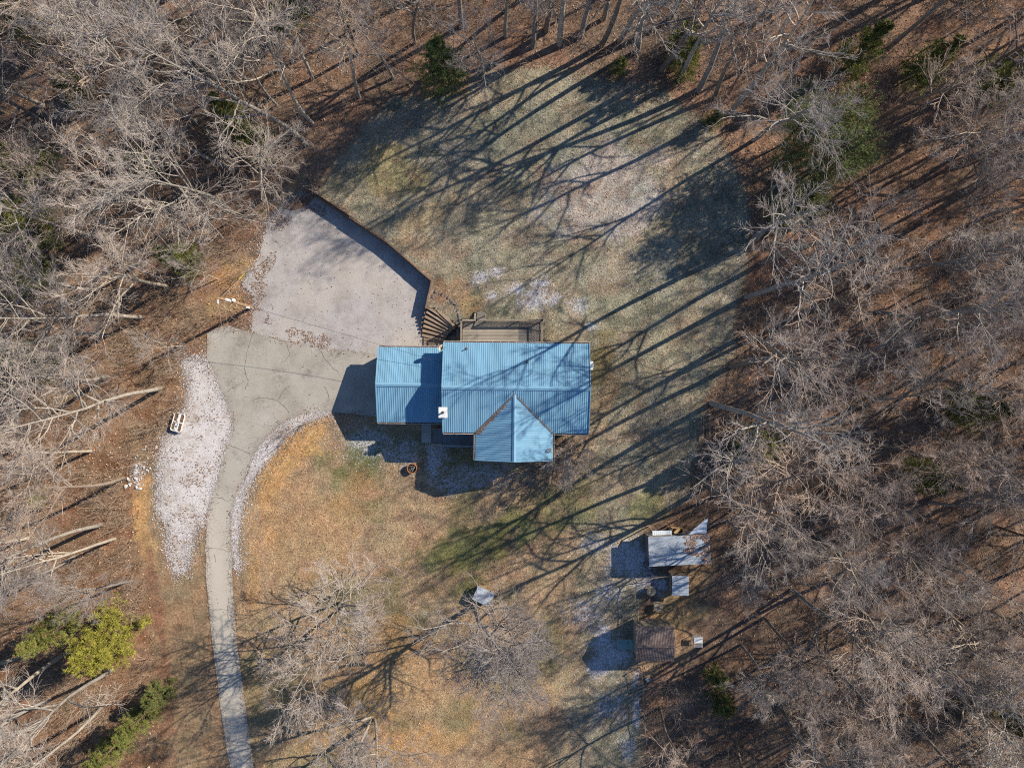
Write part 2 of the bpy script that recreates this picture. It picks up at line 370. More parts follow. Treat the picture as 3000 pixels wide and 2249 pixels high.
co[:, 2] = ground_h(gxv, gyv); gme.vertices.foreach_set('co', co.ravel())
# the pixel that each ground vertex has (only to lay out the painted soil zones in plan)
U = gxv/S + CX; Vp = CY - gyv/S
def over(col, mask, c): return col*(1-mask[:, None]) + np.array(c)*mask[:, None]
def zmask(poly, soft, amp=10, sc=2.0, seed=1):
    d = sdist(poly, U, Vp) + (vnoise(gxv, gyv, sc, seed, 3)-.5)*2*amp
    return sstep(-soft, soft, d)
nA = vnoise(gxv, gyv, 3.0, 11, 4); nB = vnoise(gxv, gyv, 1.1, 12, 3); nC = vnoise(gxv, gyv, 6.0, 13, 3); nD = vnoise(gxv, gyv, .5, 14, 2)
c = np.tile(np.array([.185, .118, .082]), (nv, 1))
c = over(c, sstep(.45, .65, nA), (.255, .165, .115)); c = over(c, sstep(.5, .7, nC)*.5, (.13, .10, .08))
left = sstep(900, 500, U)*sstep(700, 1000, Vp)
c = over(c, left*.6, (.23, .145, .085)); c = over(c, left*sstep(.5, .7, nB)*.6, (.16, .075, .04))
ner = sstep(1900, 2200, U)*sstep(1250, 950, Vp); c = over(c, ner*.6, (.25, .145, .092))
yard = zmask(YARD, 14, 14, 2.5, 5)
c = over(c, yard, (.335, .24, .148))
c = over(c, yard*sstep(.5, .75, nB)*.7, (.235, .16, .11))
c = over(c, yard*sstep(.52, .7, nC)*.4, (.35, .235, .125))
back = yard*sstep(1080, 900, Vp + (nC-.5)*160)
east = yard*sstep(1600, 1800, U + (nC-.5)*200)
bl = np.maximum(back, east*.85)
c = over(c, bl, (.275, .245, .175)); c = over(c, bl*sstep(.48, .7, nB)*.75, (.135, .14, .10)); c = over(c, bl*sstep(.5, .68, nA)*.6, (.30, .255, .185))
def fblob(x, y, rx, ry, st, rot, seed, sc):
    global fro
    dx, dy = U-x, Vp-y; cr, sr = math.cos(rot), math.sin(rot)
    q = np.hypot((dx*cr+dy*sr)/rx, (-dx*sr+dy*cr)/ry) + (vnoise(gxv, gyv, sc, seed, 3)-.5)*1.0
    fro = np.maximum(fro, sstep(1.3, .2, q)*st)
def blob(x, y, rx, ry, cc, st=.9, rot=0.0, seed=21, sc=1.2):
    global c
    dx, dy = U-x, Vp-y; cr, sr = math.cos(rot), math.sin(rot)
    q = np.hypot((dx*cr+dy*sr)/rx, (-dx*sr+dy*cr)/ry) + (vnoise(gxv, gyv, sc, seed, 3)-.5)*1.1
    c = over(c, sstep(1.1, .55, q)*st, cc)
FROST = (.46, .46, .49); PALE = (.37, .33, .30); GREEN = (.105, .125, .045); ORANGE = (.385, .235, .11); RUSTY = (.21, .115, .075)
# back lawn
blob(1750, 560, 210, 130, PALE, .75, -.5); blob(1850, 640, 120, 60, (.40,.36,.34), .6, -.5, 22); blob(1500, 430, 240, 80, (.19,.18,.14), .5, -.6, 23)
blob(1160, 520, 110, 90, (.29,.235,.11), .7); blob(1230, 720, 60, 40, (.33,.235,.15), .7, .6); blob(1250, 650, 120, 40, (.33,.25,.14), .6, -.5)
fro = np.zeros(nv)
for x, y, r in ((1410,820,45),(1460,800,30),(1440,870,28),(1580,830,40),(1620,880,36),(1560,880,60),(1510,850,40),(1690,900,45),(1730,960,30)): fblob(x, y, r*1.15, r*.75, .62, -.3, 24, .6)
blob(1380, 900, 45, 40, (.27,.205,.10), .8); blob(1400, 895, 22, 14, GREEN, .9); blob(1345, 850, 40, 50, (.31,.21,.125), .8); blob(1290, 850, 25, 60, (.24,.14,.085), .8)
blob(1760, 1060, 40, 110, (.19,.15,.06), .6, .2); blob(1780, 1150, 30, 120, (.30,.20,.12), .6, .1)
# front yard
blob(1060, 1350, 70, 120, GREEN, .75, .3, 25); blob(1010, 1480, 70, 60, GREEN, .5, .2, 26); blob(1420, 1590, 220, 80, GREEN, .8, -.35, 27); blob(1650, 1480, 160, 90, (.15,.15,.07), .7, -.5, 28)
blob(1230, 1330, 130, 70, GREEN, .5, .1, 29); blob(1370, 1720, 60, 30, GREEN, .7, -.3, 30); blob(1900, 1480, 70, 60, (.22,.20,.09), .7, -.5)
blob(1050, 1450, 90, 70, (.33,.20,.11), .5)
c = over(c, yard*(1-bl)*sstep(.53, .66, vnoise(gxv, gyv, 4.5, 15, 4))*.6, (.15, .145, .07))
c = over(c, yard*sstep(.55, .68, vnoise(gxv, gyv, 1.6, 16, 4))*.5, (.20, .14, .10))
for x, y, rx, ry, a in ((860,1300,70,190,.55),(800,1400,40,130,.35),(900,1270,80,60,-.4)): blob(x, y, rx, ry, (.41,.25,.11), .8, a, 31)
blob(742, 1700, 28, 130, ORANGE, .65, .05); blob(790, 1570, 35, 30, ORANGE, .7); blob(1240, 2190, 170, 60, ORANGE, .75, -.1); blob(1030, 2080, 140, 90, (.30,.185,.07), .8); blob(1150, 1900, 120, 90, (.34,.20,.09), .7)
blob(760, 1950, 16, 40, PALE, .6); blob(770, 2060, 14, 30, PALE, .5)
for k in range(2): 
    o = k*34
    for t in np.linspace(0, 1, 9):
        blob(735+o+t*170, 1500-t*290+20*math.sin(t*3), 9, 26, (.44,.28,.15), .5, .55, 40+k, .5)
# frost lying in the yard's cold places
blob(1000, 2020, 420, 240, (.36,.235,.125), .4, 0, 95); blob(900, 1550, 200, 160, (.37,.235,.125), .45, 0, 96)
frosty = [(1080,1290,95,60,.55),(1180,1330,90,60,.55),(1290,1320,60,50,.5),(1270,1360,26,90,.85),(1400,1390,150,50,.5),(1320,1420,80,40,.5),(1850,1640,70,80,.95),(1800,1640,40,60,.7),(1770,1880,50,55,.9),(1800,1920,70,60,.95),(1760,1960,50,40,.9),(1940,1720,40,40,.9),(1890,1710,40,50,.7),(1870,2100,14,90,1.0),(1868,2000,12,50,.9),(1850,2200,40,60,.6),(1790,2080,70,90,.45),(1720,1800,90,60,.4),(1780,1740,60,50,.5),(1740,1590,60,50,.45)]
for i, (x, y, rx, ry, s_) in enumerate(frosty): fblob(x, y, rx*1.15, ry*1.15, .38+.34*s_, 0, 50+i, .6)
blob(1120, 1300, 140, 60, (.12,.15,.10), .35, 0, 90, .5)
# beside the drive, left
LS = [(600,1560),(480,1400),(400,1300),(400,1600),(430,1750),(450,2000),(480,2300),(660,2300),(630,2050),(600,1800)]
c = over(c, zmask(LS, 20, 16, 2, 6), (.245, .17, .105))
blob(415, 1470, 38, 130, ORANGE, .95, 0, 61); blob(430, 1600, 26, 70, ORANGE, .7, -.2, 62); blob(445, 1730, 22, 160, RUSTY, .75, -.1, 63); blob(475, 2050, 20, 260, RUSTY, .7, -.06, 64)
blob(520, 1010, 60, 60, RUSTY, .7, 0, 65); blob(560, 1120, 35, 90, (.27,.17,.09), .7, 0, 66); blob(690, 800, 70, 45, ORANGE, .75, -.5, 67); blob(660, 900, 70, 60, (.30,.19,.095), .8, 0, 68); blob(700, 660, 80, 50, RUSTY, .7, -.6, 69); blob(800, 590, 80, 22, ORANGE, .7, -.6, 70)
blob(690, 930, 45, 30, RUSTY, .7, 0, 71); blob(400, 1385, 26, 50, (.40,.37,.36), .5, 0, 72, .5)
# pen by the sheds
blob(1990, 1790, 100, 60, (.40,.27,.14), .85, -.3, 73); blob(2060, 1680, 60, 60, (.36,.24,.135), .75, -.4, 74); blob(2000, 1900, 45, 60, (.34,.22,.13), .8, 0, 75); blob(1880, 1970, 70, 30, (.33,.23,.14), .7, -.2, 76)
# green patches of low growth in the eastern woods
for i, (x, y, rx, ry) in enumerate(((2330,300,80,60),(2660,240,80,60),(2870,250,110,70),(2330,600,110,90),(2830,1200,60,40),(2250,1300,90,60))): blob(x, y, rx, ry, (.10,.13,.05), .65, -.4, 80+i, .8)
c *= (0.80+0.40*nD)[:, None]
GXA, GYA, NXA, NYA, CGR = gx, gy, nx, ny, c.copy()
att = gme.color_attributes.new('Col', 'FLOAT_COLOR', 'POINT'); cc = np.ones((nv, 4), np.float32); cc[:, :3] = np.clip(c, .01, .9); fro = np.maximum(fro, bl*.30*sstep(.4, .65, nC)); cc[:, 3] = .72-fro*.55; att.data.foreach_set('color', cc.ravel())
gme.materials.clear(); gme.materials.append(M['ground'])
gme.polygons.foreach_set('use_smooth', np.zeros(len(gme.polygons), bool)); gme.update()
tag(obj('ground', gme), kind='structure')

# paved and gravelled sheets laid over the ground
def sheet(name, poly, zoff, mat, jit=.05, step=.35, col_fn=None, grid=.8):
    P = [Vector(p) for p in w0(poly)]; B = []
    for a, b in zip(P, P[1:]+P[:1]):
        n = max(1, int((b-a).length/step))
        for i in range(n): B.append(a.lerp(b, i/n))
    bx = np.array([p[0] for p in B]); by = np.array([p[1] for p in B])
    bx = bx + (vnoise(bx, by, .7, 91, 3)-.5)*2*jit; by = by + (vnoise(bx, by, .7, 92, 3)-.5)*2*jit
    Q = np.stack([bx, by], 1)
    ax = np.arange(bx.min(), bx.max(), grid); ay = np.arange(by.min(), by.max(), grid); GX, GY = np.meshgrid(ax, ay)
    GX = GX.ravel(); GY = GY.ravel(); ok = sdist(Q, GX, GY) > .2
    pts = [Vector(p) for p in Q] + [Vector(p) for p in zip(GX[ok], GY[ok])]
    nb = len(B)
    ov, oe, of, *_ = geometry.delaunay_2d_cdt(pts, [], [list(range(nb))], 1, 1e-4)
    Vx = np.array([p[0] for p in ov]); Vy = np.array([p[1] for p in ov]); Vz = ground_h(Vx, Vy)+zoff
    col = col_fn(Vx, Vy) if col_fn else None
    me = mesh_np(name, np.stack([Vx, Vy, Vz], 1), np.array([f for f in of if len(f) == 3]), mat, col)
    return tag(obj(name, me), kind='structure')
def flat_lot(o, z):
    for v in o.data.vertices: v.co.z = z
lot = sheet('gravel_lot', LOT, .03, M['gravel'], .16, .2); flat_lot(lot, .035)
sheet('gravel_strip', STRIP, .022, M['white_gravel'], .4, .2)
sheet('gravel_verge', STRIP2, .022, M['white_gravel'], .26, .2)
def dcol(x, y):
    d = np.abs(sdist(w0(DRIVE), x, y)); u = x/S+CX; v = CY-y/S
    edge = sstep(.9, .1, d)*sstep(1400, 1560, v)
    al = np.maximum(edge, 0)
    for bx_, by_, r in ((695,1110,45),(720,1010,50),(860,1050,40),(960,1030,60),(690,1440,35),(650,1560,30),(650,1610,30),(760,1000,30),(990,1070,50)): al = np.maximum(al, sstep(r*1.3, r*.3, np.hypot(u-bx_, v-by_)+(vnoise(x, y, .9, 97, 3)-.5)*r*2.2)*.45)
    st = np.zeros_like(x)
    for bx_, by_, r in ((706,1000,26),(820,1100,40),(760,1180,34),(900,1090,36),(640,1420,20),(690,1330,26),(680,1120,22),(700,1140,16),(965,1186,22),(980,1030,40),(660,1590,22),(664,1560,14)): st = np.maximum(st, sstep(r, r*.2, np.hypot(u-bx_, v-by_)))
    st = np.maximum(st, sstep(.35, .05, d)*.8)
    return np.stack([al*.7, st*.65, sstep(1250, 1600, v)], 1)
drive = sheet('driveway', DRIVE, .04, M['concrete'], .05, .3, dcol, .4)
# long cracks in the slab, thin ribbons of dark grit
def c4(p): return [(x/2.211, 750+y/2.211) for x, y in p]
def cb(p): return [(x/2.212, 1500+y/2.212) for x, y in p]
CR = [c4([(1625,930),(1700,915),(1800,935),(1850,980),(1885,1030)]), c4([(1800,935),(1830,880),(1890,830)]), c4([(1485,1225),(1560,1250),(1640,1290)]), c4([(1640,500),(1600,620),(1585,720),(1610,820),(1580,880)]),
      c4([(1375,1565),(1440,1570),(1500,1600)]), c4([(2100,840),(2130,900),(2130,960)]), c4([(1470,880),(1530,840),(1600,800)]), c4([(2080,610),(2100,660),(2150,720),(2211,760)]), cb([(1325,235),(1400,240),(1480,262)]),
      cb([(1385,330),(1380,262)]), cb([(1350,640),(1450,640),(1490,650)]), cb([(1470,560),(1460,640),(1470,720)]), c4([(1740,520),(1860,560),(1880,640),(1830,700)]), cb([(1420,1290),(1500,1300),(1560,1330)]), c4([(1630,1290),(1610,1400),(1560,1500)])]
for p in CR:
    W = [Vector((*pw(*q, 0), 0)) for q in p]; pts = []
    for a, b in zip(W[:-1], W[1:]):
        n = max(2, int((b-a).length/.25))
        for i in range(n): pts.append(a.lerp(b, i/n) + Vector((random.uniform(-.05, .05), random.uniform(-.05, .05), 0)))
    mb = MB(); vs_ = []; fs = []
    for i in range(len(pts)):
        t = (pts[min(i+1, len(pts)-1)]-pts[max(i-1, 0)]).normalized(); nrm = Vector((-t.y, t.x, 0)); w = random.uniform(.010, .026)
        for s_ in (-1, 1):
            q = pts[i]+nrm*w*s_; vs_.append((q.x, q.y, gh(q.x, q.y)+.047))
        if i: fs.append((2*i-2, 2*i-1, 2*i+1, 2*i))
    mb.add(vs_, fs).build('crack', M['crack'], drive)

# ------------------------------------------------------------------ the house
HA = math.radians(-0.55)
house = thing('house', (0.385, -0.38, 0.0), 'house with blue ribbed metal roofs and an attached garage', 'house', HA)
EAVE, RIDGE, HX, HY = 4.4, 5.7, 6.775, 4.205
PITCH = (RIDGE-EAVE)/HY
def prism(name, x0, x1, yc, hy, ze, zr, z0, mat, axis='x', inset=.4, parent=house):
    """gabled body: walls up to the eave plus gables, pulled in below the overhang"""
    h = hy-inset; zi = ze + 0 ; zp = ze + (zr-ze)*(h/hy) - .12
    ev = zr - (zr-ze)*(h/hy) - .12
    a, b = x0+inset*.75, x1-inset*.75
    P = [(yc-h, z0), (yc+h, z0), (yc+h, ev), (yc, zr-.12), (yc-h, ev)]
    f = (lambda s, t, z: (s, t, z)) if axis == 'x' else (lambda s, t, z: (t, s, z))
    v = [f(a, p, z) for p, z in P] + [f(b, p, z) for p, z in P]
    mb = MB(); mb.add(v, [(0,1,2,3,4), (9,8,7,6,5)] + [(i, (i+1) % 5+0, (i+1) % 5+5, i+5) for i in range(5)])
    return mb.build(name, mat, parent)
prism('wall', -HX, HX, 0, HY, EAVE, RIDGE, -.4, M['siding'])
GX0, GX1, GYC, GHY, GE, GR = -13.22, -6.55, .2, 3.6, 2.6, 3.7
prism('garage_wall', GX0, GX1+.5, GYC, GHY, GE, GR, -.4, M['siding'])
WXC, WHX, WY0, WR = -.14, 3.61, -6.72, 5.52
prism('wing_wall', WY0, -1.0, WXC, WHX, EAVE, WR, -.5, M['siding'], 'y')
# roof decking: a solid slab under the metal, each slope its own board
def slope_slab(name, A, B, C_, D, th, mat):
    """A,B along the eave, C,D along the ridge; slab of thickness th hanging below"""
    v = [Vector(p) for p in (A, B, C_, D)]; lo = [p-Vector((0, 0, th)) for p in v]
    MB().add(v+lo, [(0,1,2,3), (7,6,5,4), (0,4,5,1), (1,5,6,2), (2,6,7,3), (3,7,4,0)]).build(name, mat, house)
e = .035
slope_slab('roof_deck', (-HX,HY,EAVE-e), (-HX,0,RIDGE-e), (HX,0,RIDGE-e), (HX,HY,EAVE-e), .12, M['deckbase'])
slope_slab('roof_deck', (-HX,0,RIDGE-e), (-HX,-HY,EAVE-e), (HX,-HY,EAVE-e), (HX,0,RIDGE-e), .12, M['deckbase'])
slope_slab('roof_deck', (GX0,GYC+GHY,GE-e), (GX0,GYC,GR-e), (-HX+.3,GYC,GR-e), (-HX+.3,GYC+GHY,GE-e), .12, M['deckbase'])
slope_slab('roof_deck', (GX0,GYC,GR-e), (GX0,GYC-GHY,GE-e), (-HX+.3,GYC-GHY,GE-e), (-HX+.3,GYC,GR-e), .12, M['deckbase'])
slope_slab('roof_deck', (WXC,WY0,WR-e), (WXC,-.7,WR-e), (WXC-WHX,-HY,EAVE-e), (WXC-WHX,WY0,EAVE-e), .12, M['deckbase'])
slope_slab('roof_deck', (WXC,-.7,WR-e), (WXC,WY0,WR-e), (WXC+WHX,WY0,EAVE-e), (WXC+WHX,-HY,EAVE-e), .12, M['deckbase'])
# ribbed metal panels, one object per sheet
RIB = .205
def panel(u0, u1, uz, cut=None, mat='roof'):
    """profile along u; uz maps (u, t, lift) -> point, t 0 at eave .. 1 at ridge; cut = list of planes (co, no)"""
    prof = []; n = max(1, int(round((u1-u0)/RIB))); d = (u1-u0)/n
    for i in range(n):
        b = u0+i*d; prof += [(b, 0), (b+d*.66, 0), (b+d*.71, .026), (b+d*.88, .026), (b+d*.97, 0)]
    prof.append((u1, 0))
    v = [uz(u, 0, l) for u, l in prof] + [uz(u, 1, l) for u, l in prof]; k = len(prof)
    bmm = bmesh.new(); vv = [bmm.verts.new(p) for p in v]
    for i in range(k-1): bmm.faces.new((vv[i], vv[i+1], vv[i+1+k], vv[i+k]))
    for co_, no_ in (cut or []):
        bmesh.ops.bisect_plane(bmm, geom=bmm.verts[:]+bmm.edges[:]+bmm.faces[:], plane_co=co_, plane_no=no_, clear_outer=True)
    if not bmm.faces: bmm.free(); return None
    bmm.normal_update(); me = bpy.data.meshes.new('roof_panel'); bmm.to_mesh(me); bmm.free(); me.materials.append(M[mat])
    return obj('roof_panel', me, house)
def lerp(a, b, t): return a+(b-a)*t
def rows(a, b, w=.82):
    n = int(round((b-a)/w)); return [(a+(b-a)*i/n, a+(b-a)*(i+1)/n) for i in range(n)]
wl_ = WXC-WHX; wr_ = WXC+WHX
VT = -(RIDGE-WR)/PITCH                                    # y where the wing's ridge dies into the main slope
for a, b in rows(-HX, HX):
    panel(a, b, lambda u, t, l: (u, lerp(HY, 0, t), lerp(EAVE, RIDGE, t)+l))
    uz = lambda u, t, l: (u, lerp(-HY, 0, t), lerp(EAVE, RIDGE, t)+l)
    if b <= wl_ or a >= wr_: panel(a, b, uz); continue
    # valley lines: left from (wl_, -HY) to (WXC, VT), right from (wr_, -HY) to (WXC, VT); keep what lies above them
    if a < WXC:
        d = Vector((WXC-wl_, VT+HY, 0)).normalized(); nl = Vector((d.y, -d.x, 0))
        panel(a, min(b, WXC), uz, [(Vector((wl_, -HY, 0)), nl)])
    if b > WXC:
        d = Vector((WXC-wr_, VT+HY, 0)).normalized(); nr = Vector((-d.y, d.x, 0))
        panel(max(a, WXC), b, uz, [(Vector((wr_, -HY, 0)), nr)])
for a, b in rows(GX0, -HX+.28):
    panel(a, b, lambda u, t, l: (u, lerp(GYC+GHY, GYC, t), lerp(GE, GR, t)+l))
    panel(a, b, lambda u, t, l: (u, lerp(GYC-GHY, GYC, t), lerp(GE, GR, t)+l))
for a, b in rows(WY0, VT):
    d = Vector((WXC-wl_, VT+HY, 0)).normalized(); nl = Vector((-d.y, d.x, 0))
    panel(a, b, lambda u, t, l: (lerp(wl_, WXC, t), u, lerp(EAVE, WR, t)+l), [(Vector((wl_, -HY, 0)), nl)], 'roof_wing')
    d = Vector((WXC-wr_, VT+HY, 0)).normalized(); nr = Vector((d.y, -d.x, 0))
    panel(a, b, lambda u, t, l: (lerp(wr_, WXC, t), u, lerp(EAVE, WR, t)+l), [(Vector((wr_, -HY, 0)), nr)], 'roof_wing')
def ridge_cap(name, p0, p1, w, sl, mat):
    p0, p1 = Vector(p0), Vector(p1); d = (p1-p0).normalized(); sd = Vector((d.y, -d.x, 0)); z = Vector((0, 0, 1))
    prof = [(-w, -w*sl+.052), (-w*.9, -w*sl*.9+.066), (-.05, .062), (-.03, .085), (.03, .085), (.05, .062), (w*.9, -w*sl*.9+.066), (w, -w*sl+.052)]
    v = [p0+sd*a+z*b for a, b in prof] + [p1+sd*a+z*b for a, b in prof]; k = len(prof)
    MB().add(v, [(i, i+1, i+1+k, i+k) for i in range(k-1)]).build(name, mat, house)
ridge_cap('ridge_cap', (-HX-.02, 0, RIDGE), (HX+.02, 0, RIDGE), .21, PITCH, M['ridge'])
ridge_cap('ridge_cap', (GX0-.02, GYC, GR), (-HX+.3, GYC, GR), .2, (GR-GE)/GHY, M['ridge'])
ridge_cap('ridge_cap', (WXC, WY0-.02, WR), (WXC, VT-.02, WR), .17, PITCH, M['ridge'])
for xe in (wl_, wr_):
    a = Vector((xe, -HY, EAVE+.05)); b = Vector((WXC, VT, WR+.05))
    MB().beam(a, b, .15, .03).build('valley_flashing', M['flash'], house)
# rake trim on the gable ends
def rake(x, y0, z0, y1, z1, ax='x'):
    f = (lambda s, t, z: (s, t, z)) if ax == 'x' else (lambda s, t, z: (t, s, z))
    MB().beam(f(x, y0, z0), f(x, y1, z1), .07, .16).build('rake_trim', M['ridge'], house)
for x in (-HX-.03, HX+.03):
    rake(x, HY, EAVE, 0, RIDGE); rake(x, -HY, EAVE, 0, RIDGE)
rake(GX0-.03, GYC+GHY, GE, GYC, GR); rake(GX0-.03, GYC-GHY, GE, GYC, GR)
rake(WY0-.03, wl_, EAVE, WXC, WR, 'y'); rake(WY0-.03, wr_, EAVE, WXC, WR, 'y')
def gutter(a, b, out, spouts=True):
    """open trough with hangers, leaf debris inside"""
    a, b, out = Vector(a), Vector(b), Vector(out); d = (b-a); L = d.length; d.normalize(); z = Vector((0, 0, 1)); mb = MB()
    prof = [(0.0, .0), (0.0, -.11), (.09, -.11), (.115, .0), (.135, .0), (.105, -.13), (-.015, -.13), (-.015, .0)]
    v = [a+out*p+z*q for p, q in prof] + [b+out*p+z*q for p, q in prof]; k = len(prof)
    mb.add(v, [(i, (i+1) % k, (i+1) % k+k, i+k) for i in range(k)] + [tuple(range(k)), tuple(range(2*k-1, k-1, -1))])
    n = int(L/.75)
    for i in range(n+1):
        p = a+d*(L*i/n); mb.beam(p-out*.01+z*.004, p+out*.13+z*.004, .02, .012)
    g = mb.build('gutter', M['gutter'], house)
    MB().add([a+out*.005+z*-.045, b+out*.005+z*-.045, b+out*.1+z*-.045, a+out*.1+z*-.045], [(0,1,2,3)]).build('leaf_debris', M['debris'], g)
gutter((-HX, HY+.01, EAVE-.03), (HX, HY+.01, EAVE-.03), (0, 1, 0))
gutter((-HX, -HY-.01, EAVE-.03), (wl_-.13, -HY-.01, EAVE-.03), (0, -1, 0))
gutter((wr_+.13, -HY-.01, EAVE-.03), (HX, -HY-.01, EAVE-.03), (0, -1, 0))
gutter((wl_-.01, -HY-.1, EAVE-.03), (wl_-.01, WY0, EAVE-.03), (-1, 0, 0))
gutter((wr_+.01, -HY-.1, EAVE-.03), (wr_+.01, WY0, EAVE-.03), (1, 0, 0))
gutter((GX0, GYC+GHY+.01, GE-.03), (-HX-.02, GYC+GHY+.01, GE-.03), (0, 1, 0))
gutter((GX0, GYC-GHY-.01, GE-.03), (-HX-.02, GYC-GHY-.01, GE-.03), (0, -1, 0))
# vent pipes through the main roof
for px, py in ((1366.5, 1020.5), (1545.5, 1060.5)):
    w = at(px, py, 5.0); l = (house.matrix_world.inverted() if False else Matrix.Translation(house.location) @ Matrix.Rotation(HA, 4, 'Z')).inverted() @ w
    zr = RIDGE-PITCH*abs(l.y)
    mb = MB(); mb.lathe([(.15, 0), (.11, .06), (.05, .09)], 12, (l.x, l.y, zr+.02)); mb.tube([(l.x, l.y, zr), (l.x, l.y, zr+.42)], .045, 10)
    mb.build('vent_pipe', M['flash'], house)
# chimney chase at the gable, with its cap and flue
chx, chy = -6.70, -2.30
ch = MB().box(chx-.34, chx+.36, chy-.43, chy+.43, -.3, 5.55).build('chimney', M['siding'], house)
MB().box(chx-.40, chx+.40, chy-.49, chy+.49, 5.55, 5.63).build('chimney_cap', M['white'], ch, .012)
mb = MB(); mb.tube([(chx+.03, chy+.02, 5.62), (chx+.03, chy+.02, 6.05)], .085, 12); mb.lathe([(.0, .12), (.14, .06), (.14, .02), (.0, .02)], 14, (chx+.03, chy+.02, 6.05)); mb.build('flue', M['steel'], ch)
# satellite dish on its arm, at the corner of the gable
dish = thing('satellite_dish', (*at(1302, 1017, 4.5).xy, 4.45), 'tan satellite dish on an arm at the corner of the blue main roof', 'dish')
R_ = Matrix.Rotation(math.radians(62), 4, 'Y') @ Matrix.Rotation(math.radians(20), 4, 'X')
mb = MB(); n = 18; vs_ = [R_ @ Vector((0, 0, 0))]
for r, z in ((.14, .015), (.27, .05), (.36, .095)): vs_ += [R_ @ Vector((r*math.cos(2*math.pi*j/n), r*math.sin(2*math.pi*j/n)*.9, z)) for j in range(n)]
fs = [(0, 1+j, 1+(j+1) % n) for j in range(n)] + [(1+i*n+j, 1+i*n+(j+1) % n, 1+(i+1)*n+(j+1) % n, 1+(i+1)*n+j) for i in range(2) for j in range(n)]
mb.add([v+Vector((-.38, 0, .18)) for v in vs_], fs); mb.build('reflector', M['dish'], dish)
MB().tube([(.12, -.05, -.25), (.1, -.04, .12), (-.34, 0, .2)], .025, 8).build('arm', M['steel'], dish)
MB().beam((-.34, 0, .05), (.05, -.3, .42), .03, .03).build('feed', M['steel'], dish)
# doors and windows
def window(x, y, z, w, h, nrm):
    ax = Vector((nrm[1], -nrm[0], 0)); nv_ = Vector((*nrm, 0)); c_ = Vector((x, y, z)); up = Vector((0, 0, 1))
    def bar(a0, a1, b0, b1, d0, d1):
        vv = [c_+ax*a+up*b+nv_*d for d in (d0, d1) for a, b in ((a0, b0), (a1, b0), (a1, b1), (a0, b1))]
        return vv, ((0,1,2,3), (7,6,5,4), (0,4,5,1), (1,5,6,2), (2,6,7,3), (3,7,4,0))
    mb = MB(); t = .08
    for q in ((-w/2-t, w/2+t, h/2, h/2+t), (-w/2-t, w/2+t, -h/2-t, -h/2), (-w/2-t, -w/2, -h/2, h/2), (w/2, w/2+t, -h/2, h/2), (-w/2, w/2, -.025, .025)): mb.add(*bar(*q, -.02, .05))
    o = mb.build('window', M['white'], house); p = MB(); p.add(*bar(-w/2, w/2, -h/2, h/2, -.02, .015)); p.build('pane', M['glass'], o)
iy = HY-.4; ix = HX-.3
for x in (-5.0, 4.6): window(x, iy, 3.0, 1.0, 1.2, (0, 1))
window(-1.0, iy, 2.85, 1.7, 1.9, (0, 1))
window(5.2, -iy, 3.0, 1.1, 1.3, (0, -1)); window(-5.2, -iy, 3.0, 1.1, 1.3, (0, -1)); window(ix, 1.5, 3.0, 1.0, 1.2, (1, 0)); window(ix, -2, 3.0, 1.0, 1.2, (1, 0))
window(WXC, WY0+.3, 2.9, 2.0, 1.5, (0, -1)); window(-10, GYC-GHY+.4, 1.5, 1.0, 1.0, (0, -1))
dr = MB().box(-4.6, -3.95, -iy-.05, -iy+.02, 1.2, 3.2).build('door', M['white'], house); MB().box(-4.5, -4.44, -iy-.1, -iy-.04, 2.1, 2.2).build('handle', M['steel'], dr)
gd = MB(); 
for k in range(4): gd.box(GX0+.22, GX0+.28, GYC-2.4, GYC+2.4, .08+k*.53, .08+k*.53+.5)
gd.build('garage_door', M['white'], house)
# wall-mounted air conditioner outside the east gable
ac = thing('air_conditioner', (*at(1731, 1071, 1.6).xy, gh(7.2, 1.7)), 'white air conditioner unit beside the gable wall', 'air conditioner', HA)
zb = 1.0
MB().box(-.2, .2, -.42, .42, zb, zb+.62).build('casing', M['white'], ac, .02)
mb = MB()
for r in (.26, .19, .12): mb.tube([(.215, r*math.cos(q), zb+.31+r*math.sin(q)) for q in np.linspace(0, 6.283, 20)], .008, 4)
mb.build('fan_grille', M['steel'], ac)
MB().lathe([(.27, 0), (.27, .012), (.0, .012)], 20, (.0, 0, zb+.62)).build('top_ring', M['ceramic'], ac)
for y in (-.3, .3): MB().beam((-.5, y, zb-.03), (.2, y, zb-.03), .05, .05).build('bracket', M['steel'], ac)
for y in (-.3, .3): MB().beam((.1, y, zb-.03), (.1, y, -.05), .05, .05).build('stand_leg', M['steel'], ac)

# ------------------------------------------------------------------ back deck
DZ = 1.80
bd = thing('back_deck', (0, 0, 0), 'weathered wooden deck with railings and steps behind the house', 'deck', 0)
dx0, dx1, dy0, dy1 = -4.86, 2.88, 3.55, 6.10
xs = .63
nb_ = 18; bw = (dy1-dy0-.05)/nb_
mL = MB().box(0, xs-dx0-.06, 0, bw-.022, -.03, 0); mR = MB().box(0, dx1-xs-.07, 0, bw-.022, -.03, 0)
oL = oR = None
for i in range(nb_):
    for side in (0, 1):
        src = (oL, oR)[side]
        if src is None:
            o = (mL, mR)[side].build('board', (M['deckwood'], M['greywood'])[side], bd)
            if side: oR = o
            else: oL = o
        else: o = link(src.copy(), bd)
        o.location = (dx0+.06 if not side else xs+.008, dy0+i*bw, DZ+random.uniform(-.003, .003))
mb = MB(); mb.box(dx0+.05, dx1-.05, dy1-.1, dy1-.06, DZ-.28, DZ-.04); mb.box(dx0+.05, dx0+.09, dy0, dy1-.1, DZ-.28, DZ-.04); mb.box(dx1-.09, dx1-.05, dy0, dy1-.1, DZ-.28, DZ-.04); mb.build('rim_joist', M['oldwood'], bd)
